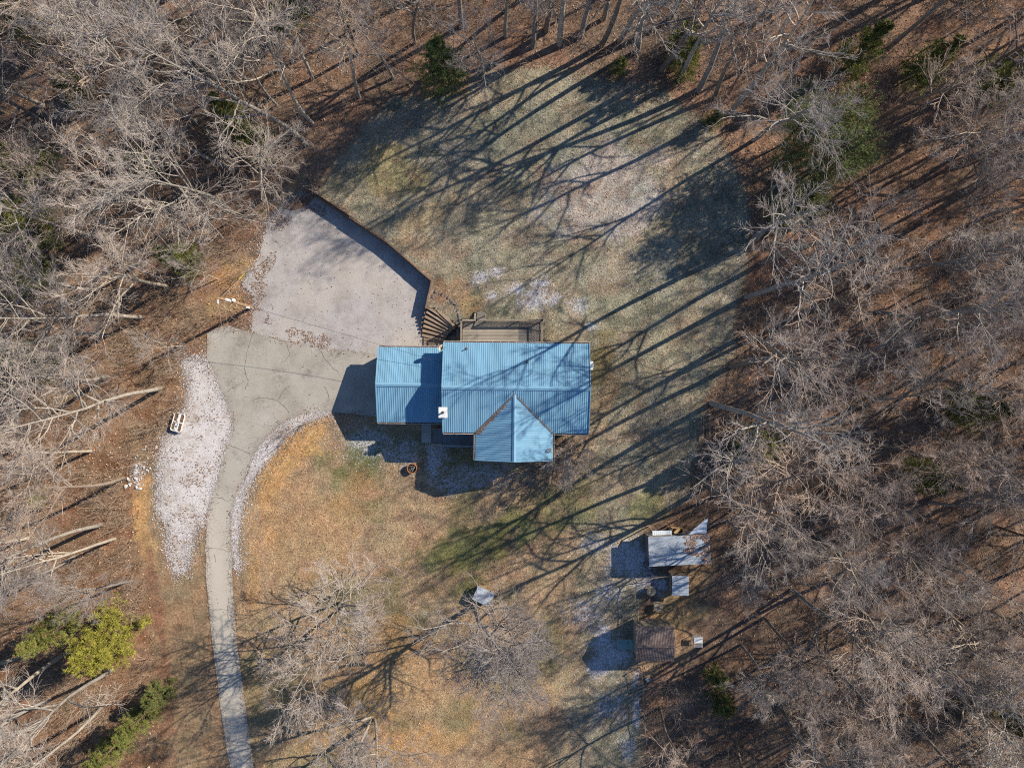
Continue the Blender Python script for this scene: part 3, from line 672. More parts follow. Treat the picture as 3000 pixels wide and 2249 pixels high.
sx0, sx1 = at(1396, 936, 1.8).x, at(1420, 936, 1.8).x
posts = [(dx0, dy0+.1), (dx0, dy1), (sx0-.1, dy1), (sx1+.1, dy1), (dx1, dy1), (dx1, dy0+.1), (.63, dy1)]
for x, y in posts: MB().box(x-.05, x+.05, y-.05, y+.05, gh(x, y)-.1, DZ+.98).build('post', M['oldwood'], bd)
rails = [((dx0, dy0+.02), (dx0, dy1)), ((dx0, dy1), (sx0-.1, dy1)), ((sx1+.1, dy1), (dx1, dy1)), ((dx1, dy1), (dx1, dy0+.02))]
bal = None
for a, b in rails:
    a3, b3 = Vector((*a, DZ+1.0)), Vector((*b, DZ+1.0)); d = (b3-a3).normalized()
    MB().beam(a3-d*.07, b3+d*.07, .15, .035).build('rail', M['oldwood'], bd)
    MB().beam(a3-Vector((0, 0, .86)), b3-Vector((0, 0, .86)), .04, .08).build('bottom_rail', M['oldwood'], bd)
    n = int((b3-a3).length/.14)
    for i in range(1, n):
        p = a3.lerp(b3, i/n)
        if bal is None: bal = MB().box(-.019, .019, -.019, .019, -.9, -.02).build('baluster', M['oldwood'], bd); o = bal
        else: o = link(bal.copy(), bd)
        o.location = p
for i in range(3):
    z = DZ-.19*(i+1); y = dy1+.02+i*.32
    MB().box(sx0, sx1, y, y+.30, z-.04, z).build('step', M['deckwood'], bd, .005)
for x in (sx0-.1, sx1+.1):
    MB().beam((x, dy1, DZ-.15), (x, dy1+1.0, DZ-.72), .045, .24).build('stringer', M['oldwood'], bd)
    MB().box(x-.045, x+.045, dy1+.55, dy1+.64, gh(x, dy1+.6)-.1, DZ+.7).build('post', M['oldwood'], bd)
    MB().beam((x, dy1-.05, DZ+.97), (x, dy1+.68, DZ+.72), .13, .035).build('rail', M['oldwood'], bd)

# ------------------------------------------------------------------ front porch and walk
fp = thing('front_porch', (0, 0, 0), 'narrow boarded front porch with a rail, in the angle of the house', 'porch')
FZ = 1.25; fx0, fx1, fy0, fy1 = -6.75, -3.0, -5.95, -4.0
n = 27; bw = (fx1-fx0)/n; pb = None
for i in range(n):
    if pb is None: pb = MB().box(0, bw-.012, 0, fy1-fy0, -.03, 0).build('board', M['porchwood'], fp); o = pb
    else: o = link(pb.copy(), fp)
    o.location = (fx0+i*bw, fy0, FZ+random.uniform(-.003, .003))
for i in range(5):
    z = FZ-.2*(i+1); x = fx0-.21*(i+1)
    MB().box(x, x+.20, fy0+.1, fy1-.45, z-.04, z).build('step', M['porchwood'], fp)
for y in (fy0+.06, fy1-.42): MB().beam((fx0, y, FZ-.15), (fx0-1.1, y, FZ-1.15), .045, .26).build('stringer', M['oldwood'], fp)
for x in (fx0+.02, (fx0+fx1)/2, fx1-.6): MB().box(x-.05, x+.05, fy0-.05, fy0+.05, gh(x, fy0)-.1, FZ+.98).build('post', M['porchwood'], fp)
MB().beam((fx0-1.0, fy0, FZ-.03), (fx0-.02, fy0, FZ+.98), .12, .035).build('rail', M['porchwood'], fp)
MB().beam((fx0-.06, fy0, FZ+1.0), (fx1-.3, fy0-.09, FZ+1.0), .19, .035).build('rail', M['porchwood'], fp)
MB().box(fx0, fx1, fy0-.02, fy0+.02, FZ-.28, FZ-.04).build('rim_joist', M['oldwood'], fp)
b2 = None
for i in range(1, 26):
    if b2 is None: b2 = MB().box(-.019, .019, -.019, .019, 0, .96).build('baluster', M['porchwood'], fp); o = b2
    else: o = link(b2.copy(), fp)
    o.location = (fx0+i*.135, fy0, FZ)
a_, b_ = at(1235, 1243), at(1263.5, 1296)
wk = bpy.data.objects.new('walkway', None); wk.location = a_; link(wk); tag(wk, kind='structure')
for u0, u1 in ((0, .39), (.40, 1.0)):
    MB().box(0, b_.x-a_.x, (b_.y-a_.y)*u1, (b_.y-a_.y)*u0, -.12, .06).build('slab', M['slab'], wk, .008)

# ------------------------------------------------------------------ retaining wall of stacked ties, fan of timber steps
rw = thing('retaining_wall', (0, 0, 0), 'low retaining wall of stacked timbers between the gravel lot and the lawn', 'wall')
tie_cache = {}
for si, (a, b) in enumerate(zip(WALL[:-1], WALL[1:])):
    a3, b3 = Vector((*a, 0)), Vector((*b, 0)); d = (b3-a3).normalized(); L = (b3-a3).length
    nrm = Vector((-d.y, d.x, 0)); 
    if (si < 2 and nrm.y > 0) or (si == 2 and nrm.x > 0): nrm = -nrm
    for c_ in range(6):
        z = .0+c_*.195; off = (c_ % 2)*1.1; s0 = -.05
        top = c_ == 5
        while s0 < L:
            s1 = min(L+.06, s0+2.4-(off if s0 < 0 else 0)); 
            if not (top and si == 0 and s0 < 2.5):
                p = a3+d*s0-nrm*(-.02)+nrm*(.0)+nrm*(-.018*c_+.07); q = a3+d*(s1-.012)+nrm*(-.018*c_+.07)
                p.z = q.z = z+.1+random.uniform(-.008, .008)
                MB().beam(p, q, .19+random.uniform(-.01, .01), .188).build('timber', M['tie'], rw, .012)
            s0 = s1
ts = thing('timber_steps', (0, 0, 0), 'fanned garden steps of heavy timbers at the end of the retaining wall', 'steps')
def c6(x, y, z): return at(1150+x/4.424, 830+y/4.424, z)
ST = [((380,668),(685,738),.16), ((385,610),(700,690),.30), ((397,548),(720,655),.44), ((405,487),(745,632),.58), ((417,425),(770,608),.72), ((440,365),(800,588),.86), ((440,300),(600,405),1.02), ((585,348),(806,556),1.08), ((600,405),(800,570),.98)]
for (a, b, z) in ST:
    p, q = c6(*a, z), c6(*b, z)
    MB().beam(p-Vector((0, 0, .09)), q-Vector((0, 0, .09)), .25, .18).build('timber', M['step_tie'], ts, .012)
    d = (q-p).normalized()
    MB().beam(p+d*.02-Vector((0, 0, .27)), q-Vector((0, 0, .27)), .22, .18).build('timber', M['tie'], ts, .012)
for i in range(6):
    (a, b, z), (a2, b2, z2) = ST[i], ST[i+1] if i < 5 else ST[8]
    p, q, p2, q2 = c6(*a, z), c6(*b, z), c6(*a2, z), c6(*b2, z); dn = Vector((0, 0, .05)); lo = Vector((0, 0, .3))
    MB().add([p-dn, q-dn, q2-dn, p2-dn, p-lo, q-lo, q2-lo, p2-lo], [(0,1,2,3), (7,6,5,4), (0,4,5,1), (1,5,6,2), (2,6,7,3), (3,7,4,0)]).build('soil_tread', M['soil'], ts)
for (a, b, z) in ST[1:7]:
    p = c6(*a, z)+Vector((-.12, -.14, 0)); MB().box(p.x-.13, p.x+.12, p.y-.1, p.y+.1, -.05, z-.1).build('end_block', M['tie'], ts, .012)
# dark edging stones curving from the steps
stone_i = 0
def rock(r, seed, flat=.6):
    bmm = bmesh.new(); bmesh.ops.create_icosphere(bmm, subdivisions=2, radius=r); rr = random.Random(seed)
    ph = [Vector((rr.uniform(-1, 1), rr.uniform(-1, 1), rr.uniform(-1, 1))).normalized() for _ in range(7)]; am = [rr.uniform(.55, .95) for _ in range(7)]
    for v in bmm.verts:
        n_ = v.co.normalized()
        for p, a in zip(ph, am):
            t = n_.dot(p)
            if t > a*.9: v.co -= p*(t-a*.9)*r*1.0
        v.co.z *= flat; v.co.x *= 1.15
    me = bpy.data.meshes.new('rock'); bmm.to_mesh(me); bmm.free(); return me
rocks = [rock(.5, i) for i in range(6)]
def put_rock(name, p, s_, mat, label, cat, group):
    me = rocks[random.randrange(6)]
    key = me.name+mat.name
    if key not in tie_cache:
        m2 = me.copy(); m2.materials.append(mat); tie_cache[key] = m2
    o = obj(name, tie_cache[key], None, (p.x, p.y, p.z+.12*s_), (random.uniform(-.2, .2), random.uniform(-.2, .2), random.uniform(0, 6.28)))
    o.scale = (s_, s_*random.uniform(.7, 1), s_*random.uniform(.7, 1)); return tag(o, label, cat, group)
EDG = [(870,470),(860,430),(850,395),(838,350),(820,315),(800,280),(785,250),(755,215),(730,180),(690,150),(640,140),(600,130),(560,120),(530,150),(520,190)]
for x, y in EDG:
    for _ in range(2):
        p = at(1150+(x+random.uniform(-14, 14))/4.424, 830+(y+random.uniform(-14, 14))/4.424)
        put_rock('edging_stone', p, random.uniform(.14, .36), M['darkstone'], 'dark edging stone in the curved bed above the timber steps', 'stone', 'edging stones above the timber steps')
for i in range(26):
    x, y = random.uniform(700, 860), random.uniform(560, 750)
    if x < 660+(y-560)*.2: continue
    p = at(1150+x/4.424, 830+y/4.424)
    put_rock('bed_stone', p, random.uniform(.18, .38), M['darkstone'], 'dark stone in the shady bed between timber steps and deck', 'stone', 'stones in the bed beside the deck')
for i in range(70):
    t = random.random(); x = 372+random.gauss(22, 14)+(1-t)*18; y = 1340+t*92
    put_rock('pale_stone', at(x, y), random.choice([.15, .2, .28, .42]), M['stone'], 'pale broken stone in the heap at the edge of the orange dirt', 'stone', 'pale stones heaped beside the gravel strip')
for i in range(16):
    x = random.uniform(400, 480); y = random.uniform(1290, 1400)
    put_rock('loose_stone', at(x, y), random.uniform(.15, .3), M['stone'], 'small loose stone scattered by the white gravel strip', 'stone', 'loose stones along the gravel strip')
# small slatted landing behind the garage
pl = thing('slatted_landing', (*at(1257, 1004, .1).xy, .03), 'small slatted wooden landing behind the garage', 'landing')
for i in range(6): MB().box(-.52, .52, -.42+i*.15, -.42+i*.15+.11, .12, .16).build('slat', M['step_tie'], pl)
for x in (-.45, .0, .45): MB().box(x-.04, x+.04, -.42, .46, 0, .12).build('bearer', M['oldwood'], pl)

# ------------------------------------------------------------------ utility pole and lines
def make_pole(loc, label):
    t = thing('utility_pole', loc, label, 'utility pole'); h = 7.9
    MB().tube([(0, 0, -.3), (0, 0, h*.5), (0, 0, h)], [.155, .135, .11], 14).build('pole', M['pole'], t)
    for q, (ox, oy, oz) in enumerate(((-.12, -.22, h-.15), (-.12, -.42, h-.15))):
        MB().lathe([(.0, -.1), (.05, -.1), (.09, -.04), (.05, 0), (.09, .05), (.05, .09), (.0, .12)], 12, (ox, oy, oz)).build('insulator', M['ceramic'], t)
    MB().beam((.0, .1, h-.3), (-.14, -.5, h-.25), .07, .07).build('crossarm', M['pole'], t)
    MB().box(.08, .22, -.12, .12, h-2.2, h-1.2).build('conduit_box', M['ceramic'], t, .02)
    lm = MB(); lm.lathe([(.0, .16), (.1, .14), (.17, .06), (.18, -.04), (.13, -.12), (.0, -.14)], 16, (.24, .12, h-2.75)); lm.build('lamp', M['lamp'], t)
    MB().beam((0, 0, h-2.75), (.22, .11, h-2.7), .04, .04).build('lamp_arm', M['steel'], t)
    MB().tube([(-.13, -.08, .3), (-.11, -.08, 3.2)], .03, 8).build('ground_conduit', M['ceramic'], t)
    MB().box(.1, .3, -.25, -.08, 1.2, 1.75).build('meter_box', M['ceramic'], t, .01)
    return t
pb_ = at(737, 901)
make_pole(pb_, 'wooden utility pole with a white lamp at the corner of gravel lot')
far = Vector((-18.6, -50.0, gh(-18.6, -50))); make_pole(far, 'wooden utility pole beside the lower driveway where the lines run')
def wire(name, a, b, sag, r, label, mat, n=26):
    a, b = Vector(a), Vector(b); pts = [a.lerp(b, i/n)-Vector((0, 0, sag*4*(i/n)*(1-i/n))) for i in range(n+1)]
    return tag(MB().tube(pts, r, 5).build(name, mat), label, 'wire')
wire('power_line', pb_+Vector((-.12, -.32, 7.75)), far+Vector((-.12, .2, 7.75)), .9, .009, 'thin upper power line running from the pole along the driveway', M['wire'])
wire('power_line', pb_+Vector((.05, -.15, 6.9)), far+Vector((.05, .15, 6.9)), 1.0, .009, 'thin lower power line running from the pole along the driveway', M['wire'])
he = at(1294, 1062, 4.0)
wire('service_cable', pb_+Vector((.1, 0, 7.0)), he, .55, .016, 'dark twisted service cable hanging from the pole to the house gable', M['cable'])
gy_b = at(717, 800); gt = pb_+Vector((0, .1, 7.3)); gy = thing('guy_wire', gy_b, 'guy wire with a yellow guard staked beside the gravel lot', 'guy wire')
MB().tube([(0, 0, 0), gt-gy_b], .012, 5).build('strand', M['wire'], gy)
dgy = (gt-gy_b).normalized(); MB().tube([dgy*.1, dgy*2.2], .035, 8).build('guard', M['yellow'], gy)

# ------------------------------------------------------------------ pedal boat
bc = at(526.5, 1236)
bt = thing('pedal_boat', bc, 'old white pedal boat full of dead leaves on the pale gravel', 'boat', math.radians(-16.1))
def rrect(w, l, r, n=6, z=0.0):
    pts = []
    for cx_, cy_, a0 in ((w/2-r, l/2-r, 0), (-w/2+r, l/2-r, 90), (-w/2+r, -l/2+r, 180), (w/2-r, -l/2+r, 270)):
        for i in range(n+1): q = math.radians(a0+90*i/n); pts.append(Vector((cx_+r*math.cos(q), cy_+r*math.sin(q), z)))
    return pts
def loft(rings, close=True):
    k = len(rings[0]); vs_ = [p for r in rings for p in r]; fs = []
    for i in range(len(rings)-1):
        for j in range(k): fs.append((i*k+j, i*k+(j+1) % k, (i+1)*k+(j+1) % k, (i+1)*k+j))
    if close: fs += [tuple(range(k-1, -1, -1)), tuple(range((len(rings)-1)*k, len(rings)*k))]
    return vs_, fs
BW, BL = 1.08, 1.86
MB().add(*loft([rrect(BW*.8, BL*.85, .2, 6, .0), rrect(BW*.97, BL*.97, .2, 6, .25), rrect(BW, BL, .2, 6, .42), rrect(BW, BL, .2, 6, .47), rrect(BW-.10, BL-.10, .16, 6, .47), rrect(BW-.14, BL-.14, .15, 6, .36)])).build('hull', M['hull'], bt)
for (x, y, w, l) in ((-.31, .44, .32, .72), (.31, .44, .30, .66), (-.33, -.45, .26, .74), (.33, -.42, .28, .80)):
    MB().add(*loft([rrect(w+.05, l+.05, .09, 5, .36), rrect(w, l, .08, 5, .40)])).build('foot_well', M['well'], bt, loc=(x, y, 0))
MB().add(*loft([rrect(.24, .85, .07, 5, .36), rrect(.22, .8, .06, 5, .50), rrect(.14, .7, .04, 5, .53)])).build('console', M['hull'], bt, loc=(0, .42, 0))
MB().add(*loft([rrect(.36, .82, .09, 5, .36), rrect(.34, .80, .08, 5, .46), rrect(.24, .66, .07, 5, .47), rrect(.22, .64, .07, 5, .40)])).build('seat_tray', M['hull'], bt, loc=(-.02, -.42, 0))
MB().box(-.5, .5, -.06, .06, .38, .45).build('cross_rib', M['hull'], bt, .015)
MB().lathe([(.0, .10), (.07, .09), (.09, .04), (.09, 0)], 12, (-.03, -.40, .41)).build('blue_cup', M['blue'], bt)
MB().add(*loft([rrect(.14, .2, .05, 4, .41), rrect(.12, .17, .05, 4, .47)])).build('white_cushion', M['white'], bt, loc=(-.03, -.63, 0))

# ------------------------------------------------------------------ fire ring
fr = thing('fire_ring', at(1208.8, 1370), 'rusty round fire ring holding grey charred logs in the front yard', 'fire pit')
MB().lathe([(.47, -.05), (.47, .48), (.50, .50), (.50, .53), (.435, .53), (.44, .05), (.0, .05)], 28).build('ring', M['rust'], fr)
MB().lathe([(.43, .22), (.25, .27), (.0, .28)], 20).build('ash', M['char'], fr)
for i, (x0, y0, x1, y1, z) in enumerate(((-.3, -.12, .3, .05, .36), (-.2, -.3, .05, .32, .42), (.02, -.3, .25, .25, .40), (-.28, .18, .25, .22, .44))):
    MB().tube([(x0, y0, z), (x1, y1, z+.03)], .06, 8).build('log', M['char'] if i % 2 else M['greywood'], fr)
def rebase(t, loc):
    loc = Vector(loc); t.location = loc
    for c_ in t.children: c_.location = Vector(c_.location)-loc
rebase(bd, (-1, 4.8, gh(-1, 5.5))); rebase(fp, (-5, -5, gh(-5, -5))); rebase(rw, (-12, 13.6, 0)); rebase(ts, (-7.6, 5.6, .1))

# ------------------------------------------------------------------ sheds and pen at the edge of the woods
def corr_sheet(name, A, B, C_, D, mat, parent, waves, amp=.018, th=.0):
    """corrugated sheet; A-B is one end, D-C the other, waves run from AB across to DC"""
    A, B, C_, D = map(Vector, (A, B, C_, D)); k = waves*4; vs_ = []; nrm = (B-A).cross(D-A).normalized()
    if nrm.z < 0: nrm = -nrm
    for i in range(k+1):
        t = i/k; z = nrm*amp*math.sin(t*waves*2*math.pi)
        vs_ += [A.lerp(D, t)+z, B.lerp(C_, t)+z]
    return MB().add(vs_, [(2*i, 2*i+1, 2*i+3, 2*i+2) for i in range(k)]).build(name, mat, parent)
def local(t, pts): return [Vector(p)-Vector(t.location) for p in pts]
# long shed with a galvanized roof
zL, zR = 2.15, 2.65
A, B, C_, D = at(1899, 1573, zL), at(2078, 1564, zR), at(2082, 1650, zR), at(1902, 1659, zL)
ctr = (A+C_)/2; gz = gh(ctr.x, ctr.y)
sh = thing('storage_shed', (ctr.x, ctr.y, gz), 'long low shed with a pale corrugated metal roof strewn with leaves', 'shed')
A, B, C_, D = local(sh, (A, B, C_, D))
for i in range(4):
    t0, t1 = i/4+(-.012 if i else 0), (i+1)/4; z = Vector((0, 0, .006*i))
    corr_sheet('roof_sheet', A.lerp(D, t0)+z, B.lerp(C_, t0)+z, B.lerp(C_, t1)+z, A.lerp(D, t1)+z, M['metal'], sh, 9)
ins = lambda p: Vector((p.x*.95, p.y*.88, 0))
wv = [ins(p) for p in (A, B, C_, D)]; 
for i, (p, q) in enumerate(zip(wv, wv[1:]+wv[:1])):
    tp, tq = (A, B, C_, D)[i].z-.10, (A, B, C_, D)[(i+1) % 4].z-.10
    n = max(4, int((q-p).length/.22))
    nrm = Vector(((q-p).y, -(q-p).x, 0)).normalized()*.012
    for j in range(n):
        a_, b_ = p.lerp(q, j/n), p.lerp(q, (j+.94)/n); za, zb_ = lerp(tp, tq, j/n), lerp(tp, tq, (j+.94)/n)
        MB().add([a_-nrm-Vector((0,0,.3)), b_-nrm-Vector((0,0,.3)), Vector((b_.x, b_.y, zb_))-nrm, Vector((a_.x, a_.y, za))-nrm, a_+nrm-Vector((0,0,.3)), b_+nrm-Vector((0,0,.3)), Vector((b_.x, b_.y, zb_))+nrm, Vector((a_.x, a_.y, za))+nrm],
                 [(0,1,2,3),(7,6,5,4),(0,4,5,1),(1,5,6,2),(2,6,7,3),(3,7,4,0)]).build('wall_board', M['greywood'], sh)
for p, q in ((A, B), (D, C_)): MB().beam(Vector((p.x*.97, p.y*.9, p.z-.07)), Vector((q.x*.97, q.y*.9, q.z-.07)), .06, .1).build('purlin', M['oldwood'], sh)
MB().beam(Vector((A.x+.05, A.y+.06, A.z-.05)), Vector((A.x+2.2, A.y+.22, A.z+.05)), .12, .1).build('fascia_board', M['oldwood'], sh)
# lean-to sheet behind the shed
ls = at(1940, 1561, 1.9); lt = thing('lean_to_sheet', (ls.x, ls.y, gh(ls.x, ls.y)), 'pale blue sheet metal lean-to roof behind the long shed', 'lean-to')
P = local(lt, (at(1911, 1554, 1.75), at(1968, 1553, 1.75), at(1968, 1569, 2.0), at(1912, 1571, 2.0)))
corr_sheet('roof_sheet', P[0], P[3], P[2], P[1], M['metal'], lt, 10, .006)
for p in P[:2]: MB().box(p.x-.04, p.x+.04, p.y-.06, p.y+.02, -.2, p.z-.02).build('post', M['oldwood'], lt)
# plywood stack
pls = at(1988, 1559, 1.0); pt_ = thing('plywood_crate', (pls.x, pls.y, gh(pls.x, pls.y)), 'open tan plywood crate behind the long shed', 'crate')
for (x0, x1, y0, y1, z0, z1) in ((-.55,.55,-.32,-.28,0,1.0),(-.55,.55,.28,.32,0,.9),(-.55,-.51,-.28,.28,0,.95),(.51,.55,-.28,.28,0,.95),(-.51,.51,-.28,.28,.3,.34)): MB().box(x0, x1, y0, y1, z0, z1).build('panel', M['ply'], pt_)
MB().beam((-.45, -.3, .98), (.2, .3, .93), .3, .02).build('panel', M['ply'], pt_)
# tarp tied up to a post
tpb = at(2040, 1561, 1.6); tp = thing('tarp', (tpb.x, tpb.y, gh(tpb.x, tpb.y)), 'faded blue tarp slung from the shed roof up to a post', 'tarp')
Q = local(tp, (at(2016, 1565, 2.3), at(2070, 1561, 2.5), at(2076, 1523, 2.7), at(2073, 1507, 3.0)))
vs_ = []; nn = 10
for i in range(nn+1):
    for j in range(nn+1):
        u, v = i/nn, j/nn; p = Q[0].lerp(Q[1], u); q = Q[0].lerp(Q[3], u**.85 if True else u).lerp(Q[2], u*.6)
        w = p.lerp(q, v); w.z -= .22*math.sin(math.pi*v)*math.sin(math.pi*u*.8)-.03*math.sin(v*17+u*9); vs_.append(w)
MB().add(vs_, [(i*(nn+1)+j, (i+1)*(nn+1)+j, (i+1)*(nn+1)+j+1, i*(nn+1)+j+1) for i in range(nn) for j in range(nn)]).build('sheet', M['tarp'], tp)
MB().tube([(Q[3].x, Q[3].y, -.2), (Q[3].x, Q[3].y, Q[3].z+.05)], .05, 8).build('post', M['oldwood'], tp)
MB().tube([(Q[0].x, Q[0].y, -.2), (Q[0].x, Q[0].y, Q[0].z)], .04, 8).build('post', M['oldwood'], tp)
# chicken coop
cb_ = at(1993, 1715, 1.5); cz = gh(cb_.x, cb_.y); cp = thing('chicken_coop', (cb_.x, cb_.y, cz), 'small wooden coop with a flat pale sheet roof inside the pen', 'coop')
P = local(cp, (at(1969, 1686, cz+1.45), at(2018, 1686, cz+1.6), at(2018, 1744, cz+1.6), at(1969, 1744, cz+1.45)))
for i in range(2): corr_sheet('roof_sheet', P[0].lerp(P[3], i/2), P[1].lerp(P[2], i/2), P[1].lerp(P[2], i/2+.5), P[0].lerp(P[3], i/2+.5), M['metal'], cp, 6, .012)
hx_, hy_ = .7, .85
for k in range(9):
    for y in (-hy_, hy_): MB().box(-hx_+k*.155, -hx_+k*.155+.145, y-.015, y+.015, .3, 1.4).build('wall_board', M['oldwood'], cp)
for k in range(11):
    for x in (-hx_, hx_): MB().box(x-.015, x+.015, -hy_+.02+k*.152, -hy_+.02+k*.152+.14, .3, 1.38).build('wall_board', M['oldwood'], cp)
for x in (-hx_, hx_):
    for y in (-hy_, hy_): MB().box(x-.04, x+.04, y-.04, y+.04, -.2, 1.4).build('post', M['oldwood'], cp)
MB().box(-.72, .72, -.87, .87, .26, .3).build('floor', M['ply'], cp)
# yellow crate by the coop, plank on the ground
yc = at(1981.5, 1682); yo = thing('yellow_crate', yc, 'small yellow plastic crate between the coop and the long shed', 'crate')
for (x0, x1, y0, y1) in ((-.28,.28,-.2,-.17),(-.28,.28,.17,.2),(-.28,-.25,-.17,.17),(.25,.28,-.17,.17)): MB().box(x0, x1, y0, y1, 0, .35).build('side', M['yellow'], yo)
MB().box(-.25, .25, -.17, .17, .22, .25).build('lid', M['yellow'], yo)
pk = at(1958, 1751); tag(MB().beam((pk.x-.75, pk.y-.1, pk.z+.05), (pk.x+1.0, pk.y+.25, pk.z+.07), .42, .04).build('plank', M['ply']), 'broad bare plank lying on the sand below the coop', 'plank')
# cable spools
def spool(p, tilt, label):
    t = thing('cable_spool', p, label, 'cable spool'); t.rotation_euler = (0, tilt, random.uniform(0, 6))
    for z in (.0, .62): MB().lathe([(.05, z), (.47, z), (.48, z+.03), (.47, z+.06), (.05, z+.06)], 28).build('flange', M['spool'], t)
    MB().lathe([(.24, .06), (.24, .62)], 20).build('drum', M['spool'], t)
    for k in range(3): 
        q = k*2.1; MB().lathe([(.0, .70), (.025, .69), (.03, .68)], 8, (.15*math.cos(q), .15*math.sin(q), 0)).build('bolt', M['steel'], t)
spool(at(1924.9, 1772.4), 0, 'round wooden cable spool used as table, on the sand')
spool(at(1901, 1728), math.radians(12), 'tilted wooden cable spool in the frosty corner of the pen')
# rusty-roofed shed
b0 = at(1925, 1893, 3.0); rz0 = gh(b0.x, b0.y)
rs = thing('barn_shed', (b0.x, b0.y, rz0), 'tall shed with a rusty brown metal gable roof beside the pen', 'shed')
ex0, ex1 = at(1868, 1893, 3.0).x-b0.x, at(1980, 1893, 3.0).x-b0.x; ey0, ey1 = at(1925, 1942, 2.7).y-b0.y, at(1925, 1840, 2.7).y-b0.y; eyc = (ey0+ey1)/2
for k in range(4):
    x0, x1 = lerp(ex0, ex1, k/4), lerp(ex0, ex1, (k+1)/4)
    for ya in (ey0, ey1):
        corr_sheet('roof_sheet', (x0, ya, 2.75), (x0, eyc, 3.45), (x1, eyc, 3.45), (x1, ya, 2.75), M['rustroof'], rs, 6, .015)
MB().beam((ex0, eyc, 3.47), (ex1, eyc, 3.47), .25, .03).build('ridge_cap', M['rustroof'], rs)
for ya in (ey0, ey1): MB().beam((ex0-.03, ya, 2.72), (ex0-.03, eyc, 3.42), .05, .14).build('rake_trim', M['greywood'], rs)
gx0, gx1, gy0, gy1 = ex0+.15, ex1-.15, ey0+.15, ey1-.15
def vboards(p, q, zf, parent, mat, w=.2):
    p, q = Vector(p), Vector(q); n = int((q-p).length/w); nrm = Vector(((q-p).y, -(q-p).x, 0)).normalized()*.012
    for j in range(n):
        a_, b_ = p.lerp(q, j/n), p.lerp(q, (j+.95)/n)
        lo = Vector((0, 0, -.25))
        MB().add([a_-nrm+lo, b_-nrm+lo, b_-nrm+Vector((0,0,zf(b_))), a_-nrm+Vector((0,0,zf(a_))), a_+nrm+lo, b_+nrm+lo, b_+nrm+Vector((0,0,zf(b_))), a_+nrm+Vector((0,0,zf(a_)))],
                 [(0,1,2,3),(7,6,5,4),(0,4,5,1),(1,5,6,2),(2,6,7,3),(3,7,4,0)]).build('wall_board', mat, parent)
zf = lambda p: 3.40-.7*abs(p.y-eyc)/((ey1-ey0)/2)
for p, q in (((gx0, gy0, 0), (gx1, gy0, 0)), ((gx1, gy0, 0), (gx1, gy1, 0)), ((gx1, gy1, 0), (gx0, gy1, 0)), ((gx0, gy1, 0), (gx0, gy0, 0))): vboards(p, q, zf, rs, M['oldwood'])
# cloudy panel cold frame against it
cf = at(1835, 1878); cfo = thing('cold_frame', cf, 'greenhouse lean-to of cloudy ribbed panels in frosty shade', 'cold frame')
W2, L2 = .55, 1.05
for k in range(4):
    x0, x1 = lerp(-L2, L2, k/4), lerp(-L2, L2, (k+1)/4)-.03
    corr_sheet('panel', (x0, -W2, .75), (x0, W2, 1.0), (x1, W2, 1.0), (x1, -W2, .75), M['poly'], cfo, 4, .008)
for x in (-L2, L2):
    for y, z in ((-W2, .72), (W2, .97)): MB().box(x-.03, x+.03, y-.03, y+.03, -.1, z).build('post', M['oldwood'], cfo)
for y, z in ((-W2, .72), (W2, .97)): MB().beam((-L2, y, z-.02), (L2, y, z-.02), .05, .05).build('rail', M['oldwood'], cfo)
# ground boards east of the barn shed, cage
cg = at(2040, 1873); cgo = thing('wire_cage', cg, 'small pale cage with a sheet on top beside the barn shed', 'cage')
for x in (-.4, .4):
    for y in (-.5, .5): MB().box(x-.02, x+.02, y-.02, y+.02, 0, .8).build('post', M['ceramic'], cgo)
MB().box(-.42, .42, -.05, .52, .8, .82).build('lid', M['ceramic'], cgo)
for z in (.1, .3, .5, .7):
    for y in (-.5, .5): MB().beam((-.4, y, z), (.4, y, z), .012, .012).build('bar', M['ceramic'], cgo)
    for x in (-.4, .4): MB().beam((x, -.5, z), (x, .5, z), .012, .012).build('bar', M['ceramic'], cgo)
for k in range(7): MB().beam((-.4+k*.133, -.5, .8), (-.4+k*.133, -.05, .8), .012, .012).build('bar', M['ceramic'], cgo)
# pen fence: crooked posts, poles laid as rails, wire strands
def fence(name, path, label, hgt=1.3):
    P = [at(x, y) for x, y in path]; t = thing(name, P[0], label, 'fence'); o0 = P[0]; pts = []
    for a, b in zip(P[:-1], P[1:]):
        n = max(1, round((b-a).length/2.2))
        for i in range(n): pts.append(a.lerp(b, i/n))
    pts.append(P[-1]); tops = []
    for p in pts:
        q = p-o0; q.z = gh(p.x, p.y)-o0.z; top = q+Vector((random.uniform(-.08, .08), random.uniform(-.08, .08), hgt+random.uniform(-.1, .15))); tops.append((q, top))
        MB().tube([q-Vector((0, 0, .3)), q.lerp(top, .5), top], [.05, .045, .04], 7).build('post', M['oldwood'], t)
    for (q0, t0), (q1, t1) in zip(tops[:-1], tops[1:]):
        MB().tube([q0.lerp(t0, .93), (q0.lerp(t0, .9)+q1.lerp(t1, .9))/2-Vector((0, 0, .05)), q1.lerp(t1, .93)], .035, 6).build('rail', M['oldwood'], t)
        for f in (.2, .45, .7): MB().tube([q0.lerp(t0, f), q1.lerp(t1, f)], .006, 3).build('wire_strand', M['wire'], t)
fence('pen_fence', [(1960,1678),(1905,1684),(1858,1694),(1856,1740),(1862,1800),(1867,1836)], 'crooked pole fence round the frosty pen below the long shed')
fence('garden_fence', [(1874,1952),(1878,1985),(1882,2040),(1885,2100),(1891,2165)], 'leaning pole fence running on from the barn shed along woods', 1.1)
